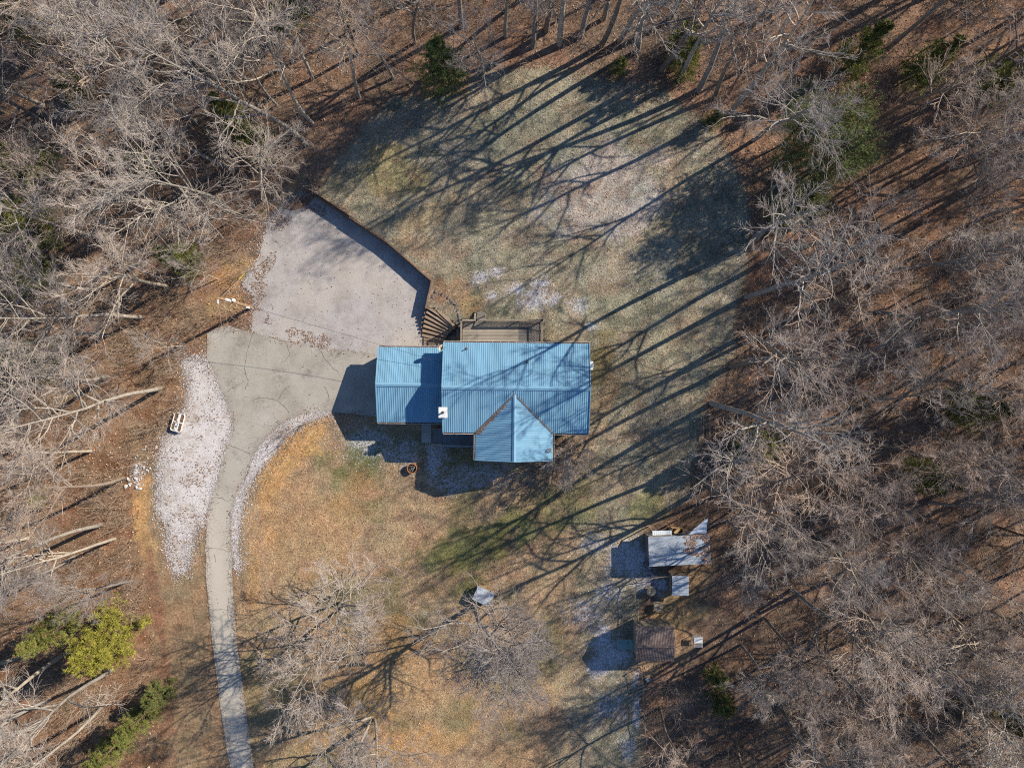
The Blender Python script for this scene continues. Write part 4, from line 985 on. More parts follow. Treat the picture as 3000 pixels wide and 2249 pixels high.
# logs and buckets
for i, (x0, y0, x1, y1) in enumerate(((1868,2005,1886,1996),(1866,2014,1888,2006),(1864,2027,1886,2016),(1871,2021,1893,2012),(1870,2033,1890,2024))):
    a, b = at(x0, y0), at(x1, y1); z = Vector((0, 0, .1 if i != 3 else .25))
    tag(MB().tube([a+z, b+z], .1+.02*(i % 2), 10).build('log', M['spool']), 'cut pale log on the ground against the pole fence', 'log', 'cut logs lying at the pole fence')
for x, y, l in ((1892,1983,'white plastic bucket lying among scrap below the barn shed'),(1900,1986,'second white plastic bucket, upright among scrap below the barn shed')):
    p = at(x, y); b_ = thing('bucket', p, l, 'bucket')
    MB().lathe([(.0, .01), (.13, .01), (.16, .34), (.17, .36), (.145, .36), (.12, .03), (.0, .03)], 18).build('body', M['white'], b_)
    MB().tube([(.16*math.cos(q), .02, .34+.14*math.sin(q)) for q in np.linspace(0, math.pi, 9)], .006, 4).build('handle', M['steel'], b_)
    if x < 1895: b_.rotation_euler = (1.45, 0, .7); b_.location.z += .16
# kennel in the yard
kc = at(1416, 1748.5, .9); kz = gh(kc.x, kc.y)
kn = thing('dog_kennel', (kc.x, kc.y, kz), 'small plywood dog kennel with a flat blue-grey roof under the bare tree', 'kennel', math.radians(-26))
MB().box(-.90, .90, -.72, .72, 1.04, 1.07).build('roof', M['metal'], kn)
for i in range(3): MB().box(-.90, -.30+.0 if False else .90, -.48+i*.48-.02, -.48+i*.48+.02, 1.07, 1.085).build('roof_batten', M['metal'], kn)
MB().box(-.8, .8, -.62, -.59, 0, 1.04).build('wall', M['ply'], kn); MB().box(-.8, -.77, -.59, .6, 0, 1.04).build('wall', M['ply'], kn); MB().box(.77, .8, -.59, .6, 0, 1.04).build('wall', M['ply'], kn)
MB().box(-.77, -.1, .57, .6, 0, 1.04).build('wall', M['ply'], kn); MB().box(.5, .77, .57, .6, 0, 1.04).build('wall', M['ply'], kn)
MB().box(-.77, .77, -.59, .57, .06, .1).build('floor', M['ply'], kn)
for p, q in (((-.9, .86, .92), (.86, .86, .92)), ((-.88, .64, .95), (-.88, .86, .92)), ((.84, .64, .95), (.84, .86, .92)), ((.0, .64, .95), (.0, .86, .92))): MB().beam(p, q, .05, .06).build('front_frame', M['ply'], kn)
# old wooden frame lying in grass at the edge of the wood
fc = at(2065, 1245); wf = thing('wooden_frame', fc, 'old grey wooden frame propped in long grass at the wood edge', 'frame', math.radians(3))
for x, z0 in ((-.45, .1), (-.28, .35), (.28, .35), (.45, .1)): MB().beam((x, -1.1, z0), (x*.95, 1.05, z0+.45), .055, .09).build('side_rail', M['oldwood'], wf)
MB().beam((-.5, 1.08, .72), (.5, 1.08, .72), .13, .07).build('top_rail', M['oldwood'], wf)
MB().beam((-.45, -.2, .4), (.45, -.2, .4), .06, .06).build('cross_rail', M['oldwood'], wf)
for x in (-.42, .42): MB().beam((x, 1.05, -.1), (x, 1.05, .7), .07, .07).build('leg', M['oldwood'], wf)

# ------------------------------------------------------------------ trees
def tubes(P, R, sides=3):
    """P (n,k,3) polylines, R (n,k) radii -> verts, quad faces"""
    n, k, _ = P.shape
    T = np.empty_like(P); T[:, 1:-1] = P[:, 2:]-P[:, :-2]; T[:, 0] = P[:, 1]-P[:, 0]; T[:, -1] = P[:, -1]-P[:, -2]
    T /= np.linalg.norm(T, axis=2, keepdims=True)+1e-9
    m = T.mean(1); ref = np.where(np.abs(m[:, 2:3]) > .8, np.array([[1., 0, 0]]), np.array([[0, 0, 1.]]))[:, None, :].repeat(k, 1)
    A = np.cross(T, ref); A /= np.linalg.norm(A, axis=2, keepdims=True)+1e-9; B = np.cross(T, A)
    q = np.arange(sides)*2*np.pi/sides
    V = P[:, :, None, :] + R[:, :, None, None]*(np.cos(q)[None, None, :, None]*A[:, :, None, :] + np.sin(q)[None, None, :, None]*B[:, :, None, :])
    idx = np.arange(n*k*sides).reshape(n, k, sides); nx_ = np.roll(idx, -1, 2)
    F = np.stack([idx[:, :-1], nx_[:, :-1], nx_[:, 1:], idx[:, 1:]], -1).reshape(-1, 4)
    return V.reshape(-1, 3), F
def join(parts):
    Vs, Fs, o = [], [], 0
    for V, F in parts: Vs.append(V); Fs.append(F+o); o += len(V)
    return np.concatenate(Vs), np.concatenate(Fs)
def grow(r, start, dirs, length, rad0, rad1, k, wander, up):
    """n polylines"""
    n = len(start); P = np.empty((n, k+1, 3)); P[:, 0] = start; d = dirs.copy(); st = (length/k)[:, None]
    w = r.normal(0, wander, (n, k, 3))
    for i in range(k):
        d = d + w[:, i]; d[:, 2] += up; d /= np.linalg.norm(d, axis=1, keepdims=True)
        P[:, i+1] = P[:, i]+d*st
    t = np.linspace(0, 1, k+1)[None]; R = rad0[:, None]*(1-t)+rad1[:, None]*t
    return P, R
def branch_from(r, P, R, per, lo, hi, ang, lenf, plen, shrink=.5, two_d=False):
    """children of polylines: start positions, directions, lengths"""
    n, k, _ = P.shape; m = n*per
    t = (lo+(hi-lo)*(np.tile(np.arange(per), n)+r.random(m))/per); pi = np.repeat(np.arange(n), per)
    x = t*(k-1); i = np.minimum(x.astype(int), k-2); f = (x-i)[:, None]
    s = P[pi, i]*(1-f)+P[pi, i+1]*f; T = P[pi, i+1]-P[pi, i]; T /= np.linalg.norm(T, axis=1, keepdims=True)+1e-9
    ax = np.cross(T, r.normal(0, 1, (m, 3))); ax /= np.linalg.norm(ax, axis=1, keepdims=True)+1e-9
    a = np.radians(r.normal(ang, 9, m))[:, None]
    d = T*np.cos(a)+ax*np.sin(a)
    rr = R[pi, i]*(1-f[:, 0])+R[pi, i+1]*f[:, 0]
    L = plen[pi]*lenf*(1-shrink*(t-lo)/(hi-lo+1e-9))*r.uniform(.7, 1.25, m)
    return s, d, L, rr
def bare_tree(seed, h, first=.4, spread=.5, stems=1, limbs=15, fat=.011, n2=6, n3=5, n4=5, tw=1.0):
    r = np.random.default_rng(seed)
    if stems == 1:
        st = np.zeros((1, 3)); d = np.array([[r.normal(0, .05), r.normal(0, .05), 1.]]); L = np.array([h]); r0 = np.array([h*fat])
    else:
        q = np.arange(stems)*2*np.pi/stems+r.random(); st = np.stack([.1*np.cos(q), .1*np.sin(q), np.zeros(stems)], 1)
        d = np.stack([.34*np.cos(q), .34*np.sin(q), np.ones(stems)], 1); L = h*r.uniform(.8, 1, stems); r0 = np.full(stems, h*fat*.75)
    st[:, 2] -= .3
    P0, R0 = grow(r, st, d, L, r0, r0*.12, 14, .04, .015)
    s, d, L1, rr = branch_from(r, P0, R0, limbs, first, .97, 50, spread, L, .5)
    r1 = np.minimum(rr*.75, .095); P1, R1 = grow(r, s, d, L1, r1, r1*.22+.008, 8, .12, .05)
    s, d, L2, rr = branch_from(r, P1, R1, n2, .18, 1.0, 42, .50, L1, .45)
    r2 = np.clip(rr*.65, .016, .05)*tw; P2, R2 = grow(r, s, d, L2, r2, r2*.5, 5, .13, .04)
    s, d, L3, rr = branch_from(r, P2, R2, n3, .12, 1.0, 40, .52, L2, .4)
    r3 = np.clip(rr*.7, .011, .020)*tw; P3, R3 = grow(r, s, d, L3, r3, r3*.7, 3, .15, .04)
    s, d, L4, rr = branch_from(r, P3, R3, n4, .15, 1.0, 36, .66, L3, .3)
    n_ = len(s); r4 = np.full(n_, .0095*tw); P4, R4 = grow(r, s, d, np.clip(L4, .25*h/18+.1, 1.2), r4, r4*.6, 2, .14, .05)
    V, F = join([tubes(P0, R0, 8), tubes(P1, R1, 6)]); tr = mesh_np('trunk', V, F, M['bark'], smooth=True)
    V, F = join([tubes(P2, R2, 4), tubes(P3, R3, 3), tubes(P4, R4, 3)]); cr = mesh_np('crown', V, F, M['twig'])
    return tr, cr
def conifer(seed, h, wide, dens=1.0, dark=(.10, .125, .035), light=(.26, .27, .085), shape='cone'):
    r = np.random.default_rng(seed)
    P0, R0 = grow(r, np.array([[0, 0, -.3]]), np.array([[0, 0, 1.]]), np.array([h]), np.array([h*.013]), np.array([.02]), 12, .02, .01)
    nb = int(70*dens); t = np.sort(r.uniform(.12 if shape == 'cone' else .3, .98, nb)); q = r.uniform(0, 2*np.pi, nb)
    x = t*12; i = np.minimum(x.astype(int), 11); f = (x-i)[:, None]; s = P0[0, i]*(1-f)+P0[0, i+1]*f
    prof = (1-t)**.75 if shape == 'cone' else np.sqrt(np.clip(1-((t-.62)/.40)**2, .05, 1))
    L = wide*(prof*.9+.12)*r.uniform(.65, 1.2, nb)
    d = np.stack([np.cos(q), np.sin(q), .05+.6*t], 1); d /= np.linalg.norm(d, axis=1, keepdims=True)
    r1 = np.clip(L*.014, .012, .05); P1, R1 = grow(r, s, d, L, r1, r1*.3, 6, .07, .015)
    s, d, L2, rr = branch_from(r, P1, R1, 9, .12, 1.0, 55, .42, L, .35); P2, R2 = grow(r, s, d, L2, np.full(len(s), .012), np.full(len(s), .006), 3, .08, .03)
    V, F = join([tubes(P0, R0, 8), tubes(P1, R1, 4)]); tr = mesh_np('trunk', V, F, M['pine_bark'], smooth=True)
    # needle sprays along every branchlet
    per = 8; n = len(P2); tt = r.uniform(.05, 1, (n, per)); xi = tt*3; ii = np.minimum(xi.astype(int), 2); ff = (xi-ii)[..., None]
    rows_ = np.arange(n)[:, None]; C0 = (P2[rows_, ii]*(1-ff)+P2[rows_, ii+1]*ff).reshape(-1, 3); D0 = (P2[rows_, ii+1]-P2[rows_, ii]).reshape(-1, 3); D0 /= np.linalg.norm(D0, axis=1, keepdims=True)+1e-9
    k = 5; C0 = np.repeat(C0, k, 0); D0 = np.repeat(D0, k, 0); m = len(C0)
    dd = D0*.7+r.normal(0, .6, (m, 3)); dd[:, 2] += .1; dd /= np.linalg.norm(dd, axis=1, keepdims=True)
    sd = np.cross(dd, r.normal(0, 1, (m, 3))); sd /= np.linalg.norm(sd, axis=1, keepdims=True)
    ln = r.uniform(.14, .34, (m, 1)); wd = r.uniform(.008, .024, (m, 1))
    V = np.stack([C0, C0+dd*ln*.5+sd*wd, C0+dd*ln, C0+dd*ln*.5-sd*wd], 1).reshape(-1, 3); F = np.arange(m*4).reshape(-1, 4)
    g = np.repeat(r.random((n, 1)), per*k, 1).reshape(-1, 1)*.6+r.random((m, 1))*.4
    bn = (np.repeat(r.random((n, 1)), per*k, 1).reshape(-1, 1) < .06); colr = np.repeat(np.where(bn, np.array((.22, .15, .07)), np.array(dark)*(1-g)+np.array(light)*g), 4, 0)
    cr = mesh_np('crown', V, F, M['needles'], colr)
    return tr, cr
def plant_tree(protos, name, loc, sc, rz, lean=(0, 0), label='', cat='tree', group=None):
    tr, cr = protos; t = thing(name, loc, label, cat, 0, group); t.rotation_euler = (lean[0], lean[1], rz); t.scale = (sc, sc, sc)
    obj('trunk', tr, t); obj('crown', cr, t); return t
EDGEP = [bare_tree(150+i, 19, first=.42, spread=.26, limbs=13, fat=.013, n2=6, n3=4, n4=4, tw=.8) for i in range(3)]
FOREST = [bare_tree(100+i, 18, first=(.42, .52, .34)[i % 3], spread=(.36, .28, .42)[i % 3], limbs=(16, 18, 15)[i % 3], n4=6, tw=.84) for i in range(6)]
YOUNG = [bare_tree(200+i, 9, first=.25, spread=.36, limbs=12, fat=.009, n3=5, n4=4) for i in range(3)]
OPEN = [bare_tree(300, 16, first=.16, spread=.46, stems=2, limbs=15, fat=.012, n2=8, n3=6, n4=5, tw=1.05), bare_tree(301, 18, first=.22, spread=.42, limbs=30, fat=.013, n2=8, n3=6, n4=5, tw=1.05), bare_tree(302, 17, first=.2, spread=.42, stems=3, limbs=9, fat=.012, n2=8, n3=6, n4=5, tw=1.05)]
SHRUB = bare_tree(310, 4.5, first=.06, spread=.62, stems=8, limbs=7, fat=.009, n2=6, n3=5, n4=4)
PINE = [conifer(400, 12, 3.0, 1.15), conifer(401, 9, 2.3, 1.0, (.085, .11, .025), (.23, .24, .07)), conifer(402, 14, 3.6, 1.2, (.10, .13, .045), (.25, .28, .105), 'round'), conifer(403, 5, 1.7, .7, (.08, .105, .03), (.21, .22, .075))]
CEDAR = conifer(404, 8, 2.6, 1.3, (.15, .15, .025), (.36, .33, .065))

trees = []      # (x, y) of every trunk, to keep spacing
def put(protos, name, px, py, sc, label, group=None, lean=(0, 0), cat='tree', ztop=None, rz=None):
    p = at(px, py) if ztop is None else at(px, py, ztop); p = Vector((p.x, p.y, gh(p.x, p.y)))
    trees.append((p.x, p.y)); return plant_tree(protos, name, p, sc, random.uniform(0, 6.28) if rz is None else rz, lean, label, cat, group)
# trees standing alone in the yard
put(OPEN[0], 'bare_tree', 1012, 1766, 1.02, 'forked bare tree in the front yard, its shadow across the driveway', rz=.6)
put(OPEN[1], 'bare_tree', 1388, 1772, 1.08, 'broad bare tree beside the dog kennel', rz=2.0)
put(OPEN[2], 'bare_tree', 1091, 2104, 1.0, 'many-stemmed bare tree on orange dirt lower down the front yard', rz=1.1)
BT = {'grey': (M['bark'], M['twig']), 'pale': (m_bark('pale_bark', (.26, .23, .19), (.42, .38, .32)), m_bark('pale_twig', (.34, .30, .265), (.48, .43, .385))), 'brown': (m_bark('brown_bark', (.17, .13, .10), (.30, .245, .19)), m_bark('brown_twig', (.32, .25, .205), (.47, .385, .325)))}
def tone_of(t, tone):
    for o in t.children:
        o.material_slots[0].link = 'OBJECT'; o.material_slots[0].material = BT[tone][0 if o.name.startswith('trunk') else 1]
for o in list(scene.objects):
    if o.name.startswith('bare_tree'): tone_of(o, 'grey')
put(SHRUB, 'bare_shrub', 1652, 1345, 1.1, 'bare many-stemmed shrub at the corner of the front wing', cat='shrub')
# evergreens: pixel of crown, height of its middle, prototype, scale, label
EV = [(1290,225,5,0,1.0,'dark green pine standing alone at the head of the back lawn'),
      (2335,385,5,2,.66,'round-crowned pine at the edge of the lawn, uppermost of the pine clump'), (2450,365,6,2,.72,'round-crowned pine at the back of the clump beside the lawn'), (2285,480,3.5,2,.48,'round-crowned pine of the clump that stands closest to the lawn'),
      (2395,490,6,2,.80,'round-crowned pine in the middle of the clump beside the lawn'), (2480,470,5,2,.62,'smaller round-crowned pine on the woods side of the clump'), (2350,590,3.5,2,.46,'smaller round-crowned pine at the foot of the clump beside the lawn'),
      (2000,195,3,1,.75,'bushy pine under bare trees above the back lawn'), (1810,215,1.5,3,.6,'small pine sapling at the rim of the back lawn'), (2080,365,1.5,3,.65,'small dark pine where the lawn meets the leaf litter'),
      (305,1880,4,'c',1.3,'yellow-green cedar beside the rusty leaf bank of the driveway'), (150,1850,3,1,.95,'grey-green pine behind the yellow-green cedar'), (390,2120,2.5,1,.8,'green pine on the bank of the lower driveway'), (300,2215,2.5,1,.85,'lower green pine at the foot of the driveway bank'), (430,2060,3,3,.9,'small green pine nearest the lower driveway'),
      (20,470,6,1,1.2,'yellowish pine deep in the woods beyond the gravel lot'), (20,790,5,1,1.25,'green pine in the woods beside the gravel strip'), (40,640,6,1,1.2,'taller green pine in the woods west of the gravel lot'), (60,1060,4,3,1.4,'low green pine in the woods west of the pedal boat'), (530,760,3,1,.85,'bushy pine by the leaning slender trunk near the gravel lot'),
      (2700,205,3,1,.9,'pine among bare trees in the far eastern woods'), (2490,180,3,1,.95,'pine among bare trees in the far eastern woods'), (2930,260,3,1,1.1,'pine among bare trees in the far eastern woods'),
      (2210,1310,3,3,1.3,'small pine in the brush behind the wooden frame'), (2820,1195,3,1,.95,'pine among bare trees in the far eastern woods'), (750,420,3,1,.9,'pine half hidden by bare trees behind the gravel lot'), (690,350,3,1,.8,'pine half hidden by bare trees behind the gravel lot'), (420,480,2,3,1.0,'pine half hidden by bare trees behind the gravel lot'),
      (2960,2100,4,1,1.1,'pine among bare trees in the far eastern woods'), (2300,620,3,1,.9,'young pine beside the back lawn under the big pines'), (2710,1395,3,1,.9,'pine among bare trees in the far eastern woods'), (2110,2000,2,3,.8,'pine in the brush below the barn shed'), (2125,2075,2,3,.85,'small pine in the brush below the barn shed'),
      (80,1470,2,3,.6,'pine half hidden by bare trees behind the gravel lot'), (840,15,4,1,1.0,'pine at the back of the woods above the lawn'), (30,20,6,0,1.0,'tall pine deep in the woods beyond the gravel lot'), (190,245,3,3,1.0,'pine half hidden by bare trees behind the gravel lot'), (1990,130,3,1,.7,'second bushy pine under bare trees above the back lawn')]
for x, y, zc, k, sc, lab in EV:
    grp = 'pines among bare trees in the far eastern woods' if lab.startswith('pine among') else ('pines half hidden behind the gravel lot' if lab.startswith('pine half') else None)
    put(CEDAR if k == 'c' else PINE[k], 'pine_tree' if k != 'c' else 'cedar_tree', x, y, sc, lab, grp, ztop=zc)
# single bare trees that can be picked out
def lean_out(px, py, deg):
    """tilt in the direction px,py points on the ground"""
    a = math.radians(deg); v = Vector((px, -py)).normalized(); return (-v.y*a, v.x*a)
G = [(470,1136,0,1.15,(-1,.1),6,'big pale tree with a wide fan of limbs beside the gravel strip'), (317,701,1,1.2,(-1,-.4),5,'tall thick-trunked tree in the woods west of the gravel lot'), (552,647,3,1.15,(-1,-.8),6,'tall forked tree at the back corner of the gravel lot'), (574,357,1,1.25,(-1,-.5),5,'tall straight pale tree deep in the woods behind the gravel lot'),
     (497,842,0,1.0,(-1,-.3),4,'tree with twisting limbs beside the utility pole'), (298,1536,1,1.1,(-1,.4),6,'pale leaning tree beside the orange dirt'), (335,1578,2,.85,(-1,.5),5,'smaller leaning tree next to the orange dirt'), (199,1907,0,1.1,(-1,.5),4,'stout pale tree below the yellow-green cedar'),
     (918,362,3,1.05,(-.5,-1),4,'straight tree behind the retaining wall end'), (900,425,2,1.2,(-1,-1),8,'large tree whose limbs hang over the head of the gravel lot'), (1052,285,0,.95,(-.3,-1),3,'tree with a bare trunk beside the back lawn and lone pine'), (1482,108,1,1.0,(0,-1),2,'thick-trunked tree beyond the head of the back lawn'), (2208,411,0,1.05,(-.3,-1),6,'dark-trunked tree leaning over the upper corner of lawn'),
     (1420,215,2,.7,(0,-1),0,'small bushy bare tree next to the lone dark pine')]
for x, y, k, sc, ln, dg, lab in G: put(FOREST[k], 'bare_tree', x, y, sc, lab, None, lean_out(*ln, dg))
put(YOUNG[0], 'dead_sapling', 637, 818, .8, 'slender leaning sapling beside the gravel lot', None, lean_out(-1, -.4, 4))
MARKS = [((1220,640),'the retaining wall'),((640,800),'the gravel lot'),((520,1000),'the utility pole'),((380,1240),'the pedal boat'),((370,1500),'the orange dirt'),((250,1750),'the yellow-green cedar'),((330,2100),'the lower driveway'),((800,480),'the head of the gravel lot'),((400,500),'the tall forked tree'),((150,900),'the thick-trunked western tree'),((180,250),'the pale straight tree'),
         ((1250,120),'the lone dark pine'),((1560,60),'the head of the back lawn'),((1950,130),'the bushy pine'),((2250,250),'the dark-trunked leaning tree'),((2450,450),'the round-crowned pine'),((2250,800),'the eastern lawn edge'),((2750,250),'the far eastern pines'),((2750,700),'the leafy eastern slope'),((2150,1230),'the wooden frame'),((2550,1150),'the brush behind the wooden frame'),((2200,1550),'the long shed'),((2500,1600),'the thicket beyond the long shed'),((2200,1850),'the barn shed'),((2050,2150),'the garden fence'),((2500,2050),'the thicket beyond the barn shed'),((2850,1900),'the far south-eastern pine')]
MARKW = [(pw(*m), t) for m, t in MARKS]
EDGE = [(1560,140),(1600,90),(1640,130),(1700,110),(1760,135),(1815,120),(1870,150),(1935,205),(1990,235),(2045,265),(2095,290),(2140,330),(2195,720),(2235,770),(2185,870),(2180,985),(2140,1075),(2085,1180),(2120,1330),(2070,1420),(1770,55),(1960,60)]
for i, (x, y) in enumerate(EDGE):
    p = pw(x, y); mark = min(MARKW, key=lambda m: (m[0][0]-p[0])**2+(m[0][1]-p[1])**2)[1]; tone = ('grey', 'brown', 'pale')[i % 3]; sc = 1.0+.22*((i*7) % 5)/4
    kind = 'very tall' if sc > 1.1 else 'tall'
    t = put(EDGEP[i % 3], 'bare_tree', x, y, sc, f'{kind} {tone}-barked bare tree at the lawn rim near {mark}', f'{kind} {tone}-barked trees lining the lawn near {mark}', (random.gauss(0, .04), random.gauss(0, .04)))
    tone_of(t, tone)
# the woods: bare trees spread over the rest
keep = [YARD, DRIVE, LOT, STRIP, [(1850,1540),(2100,1540),(2100,1960),(1850,1960)], LS]
keepw = [w0(k) for k in keep]
def clear(x, y, m):
    xs_, ys_ = np.array([x]), np.array([y])
    return all(sdist(k, xs_, ys_)[0] < -m for k in keepw)
CROWN = ['rounded', 'narrow', 'spreading']
cnt = 0; tries = 0
while tries < 9000 and cnt < 285:
    tries += 1
    x = random.uniform(-54, 68); y = random.uniform(-43, 54)
    if x > 52 and random.random() < .55: continue
    if y > 40 and random.random() < .5: continue
    if not clear(x, y, .9): continue
    if (x-26)**2+(y-20)**2 < 90: continue
    dmin = 3.7 if x < 5 else (5.2 if (x < 34 and y > -6) else 3.4)
    if any((x-a)**2+(y-b)**2 < dmin*dmin for a, b in trees): continue
    trees.append((x, y)); cnt += 1
    mark = min(MARKW, key=lambda m: (m[0][0]-x)**2+(m[0][1]-y)**2)[1]
    young = random.random() < .14; tone = random.choices(['pale', 'grey', 'brown'], (.35, .45, .2) if x < 0 else (.1, .35, .55))[0]
    if young: pr = random.choice(YOUNG); sc = random.uniform(.75, 1.15); kind = 'slender young'; crown = 'open'
    else:
        k = random.randrange(6); pr = FOREST[k]; sc = random.uniform(.72, 1.15); crown = CROWN[k % 3]
        near = (12 < x < 31 and y > -2) or (x > -10 and y > 24)
        if near: pr = EDGEP[k % 3]; crown = 'narrow'
        kind = 'tall' if sc > 1.0 else ('middling' if sc > .86 else 'low')
    lab = f'{kind} {tone}-barked bare tree with {crown} crown in woods near {mark}'
    if len(lab.split()) > 16: lab = lab.replace(' bare tree', ' tree').replace('in woods near', 'near')
    t = plant_tree(pr, 'bare_tree', (x, y, gh(x, y)), sc, random.uniform(0, 6.28), (random.gauss(0, .05), random.gauss(0, .05)), lab, 'tree', f'{kind} {tone}-barked {crown} trees near {mark}')
    tone_of(t, tone)

# ------------------------------------------------------------------ undergrowth and fallen leaves: what nobody could count
r = np.random.default_rng(77)
def scatter(n, test, box=(-54, 58, -42, 44)):
    x = r.uniform(box[0], box[1], n); y = r.uniform(box[2], box[3], n); k = test(x, y); return x[k], y[k]
def in_woods(x, y, m=.3):
    ok = np.ones(x.shape, bool)
    for k in keepw: ok &= sdist(k, x, y) < -m
    return ok
bx_, by_ = scatter(6000, lambda x, y: in_woods(x, y) & (vnoise(x, y, 4, 44, 2) > .40))
n = len(bx_); st_ = 9; m = n*st_
hgt = np.repeat(r.uniform(.8, 3.0, n), st_)*r.uniform(.6, 1.1, m)
sx_ = np.repeat(bx_, st_)+r.normal(0, .35, m); sy_ = np.repeat(by_, st_)+r.normal(0, .35, m)
d = np.stack([r.normal(0, .45, m), r.normal(0, .45, m), np.ones(m)], 1); d /= np.linalg.norm(d, axis=1, keepdims=True)
P, R = grow(r, np.stack([sx_, sy_, ground_h(sx_, sy_)-.05], 1), d, hgt, np.full(m, .013), np.full(m, .006), 3, .12, -.02)
s, d, L, rr = branch_from(r, P, R, 2, .3, .95, 40, .5, hgt, .3); P2, R2 = grow(r, s, d, L, np.full(len(s), .009), np.full(len(s), .006), 2, .12, 0)
V, F = join([tubes(P, R, 3), tubes(P2, R2, 3)])
tag(obj('undergrowth', mesh_np('undergrowth', V, F, M['brush'])), 'bare brown brush and briars under the trees', 'undergrowth', kind='stuff')
def leaves(x, y, z, size, cols, tilt=.5):
    n = len(x); q = r.uniform(0, 2*np.pi, n); a = np.stack([np.cos(q), np.sin(q), r.normal(0, tilt, n)], 1); b = np.stack([-np.sin(q), np.cos(q), r.normal(0, tilt, n)], 1)
    s_ = (size*r.uniform(.6, 1.4, n))[:, None]; c0 = np.stack([x, y, z+.03], 1)
    V = np.stack([c0-a*s_, c0+b*s_*.6, c0+a*s_, c0-b*s_*.6], 1).reshape(-1, 3)
    cl = np.array(cols)[r.integers(0, len(cols), n)]*r.uniform(.7, 1.3, (n, 1)); return V, np.arange(n*4).reshape(-1, 4), np.repeat(cl, 4, 0)
LC = [(.28,.175,.11), (.21,.125,.08), (.35,.235,.155), (.17,.105,.07), (.42,.29,.20), (.24,.18,.13)]
lx, ly = scatter(150000, lambda x, y: in_woods(x, y, -.2) & (r.random(x.shape) < .35+.65*(vnoise(x, y, 2.5, 45, 3) > .45)))
yx, yy = scatter(30000, lambda x, y: (sdist(keepw[0], x, y) > 0) & (vnoise(x, y, 3.5, 46, 3) > .5) & (np.hypot(x*.8, y) > 4))
hb = (np.abs(yx+2.8) < 10.8) & (yy > -7.5) & (yy < 4.6); yx, yy = yx[~hb], yy[~hb]
px_, py_ = scatter(60000, lambda x, y: (sdist(keepw[2], x, y) > .1) & (r.random(x.shape) < .008+.55*(sdist(keepw[2], x, y) < 1.6)*(x < -18)*(vnoise(x, y, 1.2, 48, 3) > .5)), (-28, -6, 2, 20))
qx_, qy_ = scatter(60000, lambda x, y: (sdist(keepw[1], x, y) > .0) & (r.random(x.shape) < .008+.22*(sdist(keepw[1], x, y) < .5)*(vnoise(x, y, 1.2, 49, 3) > .45)), (-32, -13, -42, 8))
sx2, sy2 = scatter(30000, lambda x, y: (sdist(keepw[3], x, y) > .0) & (r.random(x.shape) < .04+.22*(vnoise(x, y, 1.2, 50, 3) > .58)), (-36, -27, -20, 4))
yx = np.concatenate([yx, px_, qx_, sx2]); yy = np.concatenate([yy, py_, qy_, sy2])
x = np.concatenate([lx, yx]); y = np.concatenate([ly, yy]); z = ground_h(x, y)+.045*np.concatenate([np.zeros(len(lx)), np.ones(len(yx))])
V1, F1, C1 = leaves(x, y, z, np.concatenate([np.full(len(lx), .085), np.full(len(yx), .06)]), LC)
tag(obj('leaf_litter', mesh_np('leaf_litter', V1, F1, M['leaf'], C1)), 'fallen brown leaves carpeting the woods and yard', 'leaves', kind='stuff')
ex_, ey_ = [], []
for poly, nn_ in ((STRIP, 16000), (STRIP2, 6500), (LOT, 6000)):
    P = np.array(w0(poly)); Qn = np.roll(P, -1, 0); L = np.hypot(*(Qn-P).T); pick = r.choice(len(P), nn_, p=L/L.sum()); t = r.random((nn_, 1))
    e_ = P[pick]*(1-t)+Qn[pick]*t + r.normal(0, .75, (nn_, 2))*r.random((nn_, 1)); ok = (sdist(w0(DRIVE), e_[:, 0], e_[:, 1]) < .1) & ~((e_[:, 0] > -19) & (e_[:, 1] > 5.5) & (poly is LOT))
    ex_.append(e_[ok, 0]); ey_.append(e_[ok, 1])
x = np.concatenate(ex_); y = np.concatenate(ey_)
V1, F1, C1 = leaves(x, y, ground_h(x, y)+.005, np.full(len(x), .055), [(.47,.44,.43), (.40,.36,.34), (.53,.50,.50), (.30,.26,.23)], .3)
tag(obj('loose_gravel', mesh_np('loose_gravel', V1, F1, M['leaf'], C1)), 'loose pale gravel kicked over the edges of lot and strips', 'gravel', kind='stuff')
# winter grass: short tufts in the colours of the turf they stand in
gxr, gyr = scatter(330000, lambda x, y: (sdist(keepw[0], x, y) > -.3) & ~((np.abs(x+2.8) < 10.4) & (y > -4.9) & (y < 4.4)) & ~((np.abs(x-.4) < 4) & (y < 0) & (y > -7.3)) & (sdist(keepw[2], x, y) < 0) & (sdist(keepw[1], x, y) < 0), (-30, 28, -42, 36))
n = len(gxr); c0 = CGR[:NXA*NYA].reshape(NXA, NYA, 3); f0 = fro[:NXA*NYA].reshape(NXA, NYA)
ii = np.clip(np.searchsorted(GXA, gxr), 0, NXA-1); jj = np.clip(np.searchsorted(GYA, gyr), 0, NYA-1)
gc = c0[ii, jj]*r.uniform(.55, 1.45, (n, 1)); fz = (r.random(n) < f0[ii, jj]*.75)[:, None]; gc = np.where(fz, np.array((.48, .48, .52))*r.uniform(.7, 1.1, (n, 1)), gc)
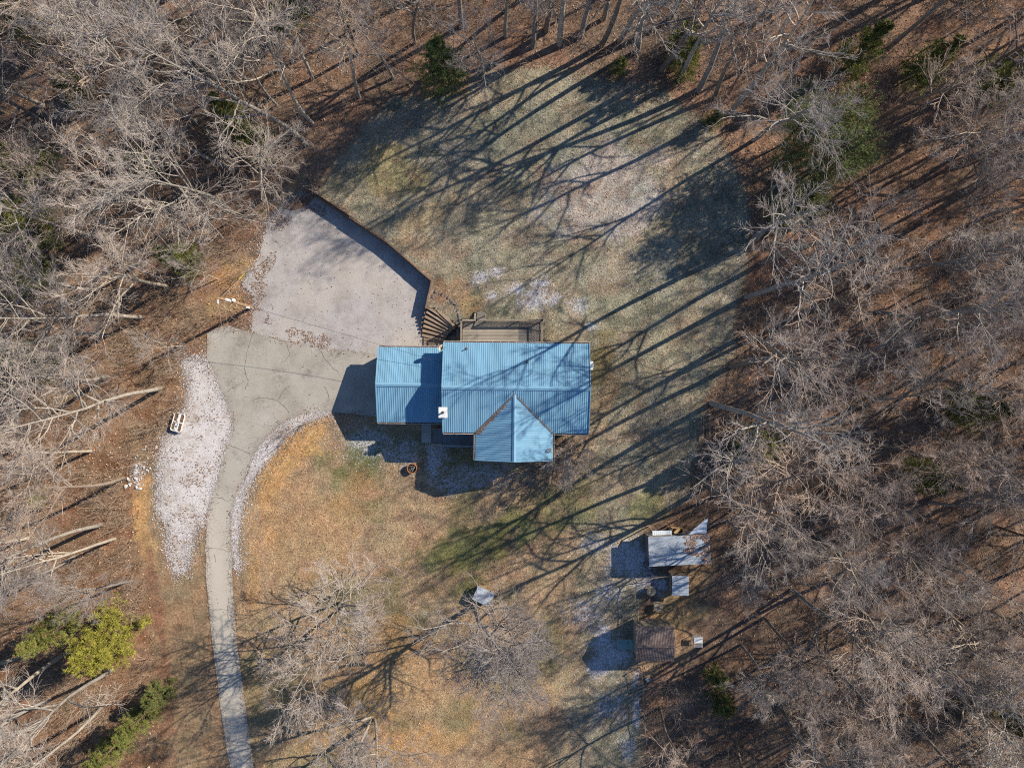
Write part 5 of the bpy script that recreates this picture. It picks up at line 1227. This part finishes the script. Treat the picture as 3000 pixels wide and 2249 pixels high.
q = r.uniform(0, 2*np.pi, n); L_ = r.uniform(.05, .15, n); w_ = r.uniform(.015, .04, n); b0_ = np.stack([gxr, gyr, ground_h(gxr, gyr)], 1)
sd_ = np.stack([-np.sin(q)*w_, np.cos(q)*w_, 0*q], 1); tip = b0_+np.stack([np.cos(q)*L_, np.sin(q)*L_, r.uniform(.02, .10, n)], 1)
V1 = np.stack([b0_-sd_, b0_+sd_, tip], 1).reshape(-1, 3)
tag(obj('lawn_grass', mesh_np('lawn_grass', V1, np.arange(n*3).reshape(-1, 3), M['leaf'], np.repeat(gc, 3, 0))), 'short winter grass, straw and olive, frosted in places', 'grass', kind='stuff')
# leaves caught in the valley of the house roof
n = 420; t = r.random(n)**1.6*.75; lx_ = wl_+(WXC-wl_)*t+np.abs(r.normal(0, .22, n))*(1-t*.6); ly_ = -HY+(VT+HY)*t-r.random(n)*.12; lz_ = EAVE+(WR-EAVE)*(lx_-wl_)/(WXC-wl_)+.03
ca, sa = math.cos(HA), math.sin(HA); hx, hy = house.location.x+lx_*ca-ly_*sa, house.location.y+lx_*sa+ly_*ca
V1, F1, C1 = leaves(hx, hy, lz_, np.full(n, .05), [(.13,.09,.07), (.18,.13,.10), (.22,.17,.14)], .25)
tag(obj('valley_leaves', mesh_np('valley_leaves', V1, F1, M['leaf'], C1)), 'dark leaf litter caught in the valley of the blue roof', 'leaves', kind='stuff')
# leaves blown onto the shed roof
n = 2600; u = r.random(n); v = r.random(n); k = ((u > .72+.15*np.sin(v*9)) | ((u > .58) & (v < .35))) & (vnoise(u*6, v*4, 1, 47, 3) > .42)
u, v = u[k], v[k]; Aw, Bw, Cw, Dw = [np.array(p+sh.location) for p in (A, B, C_, D)]
p = (Aw[None]*(1-u[:, None])+Bw[None]*u[:, None])*(1-v[:, None])+(Dw[None]*(1-u[:, None])+Cw[None]*u[:, None])*v[:, None]
V1, F1, C1 = leaves(p[:, 0], p[:, 1], p[:, 2]+.01, np.full(len(p), .07), LC, .25)
tag(obj('roof_leaves', mesh_np('roof_leaves', V1, F1, M['leaf'], C1)), 'drift of brown leaves lying on the long shed roof', 'leaves', kind='stuff')
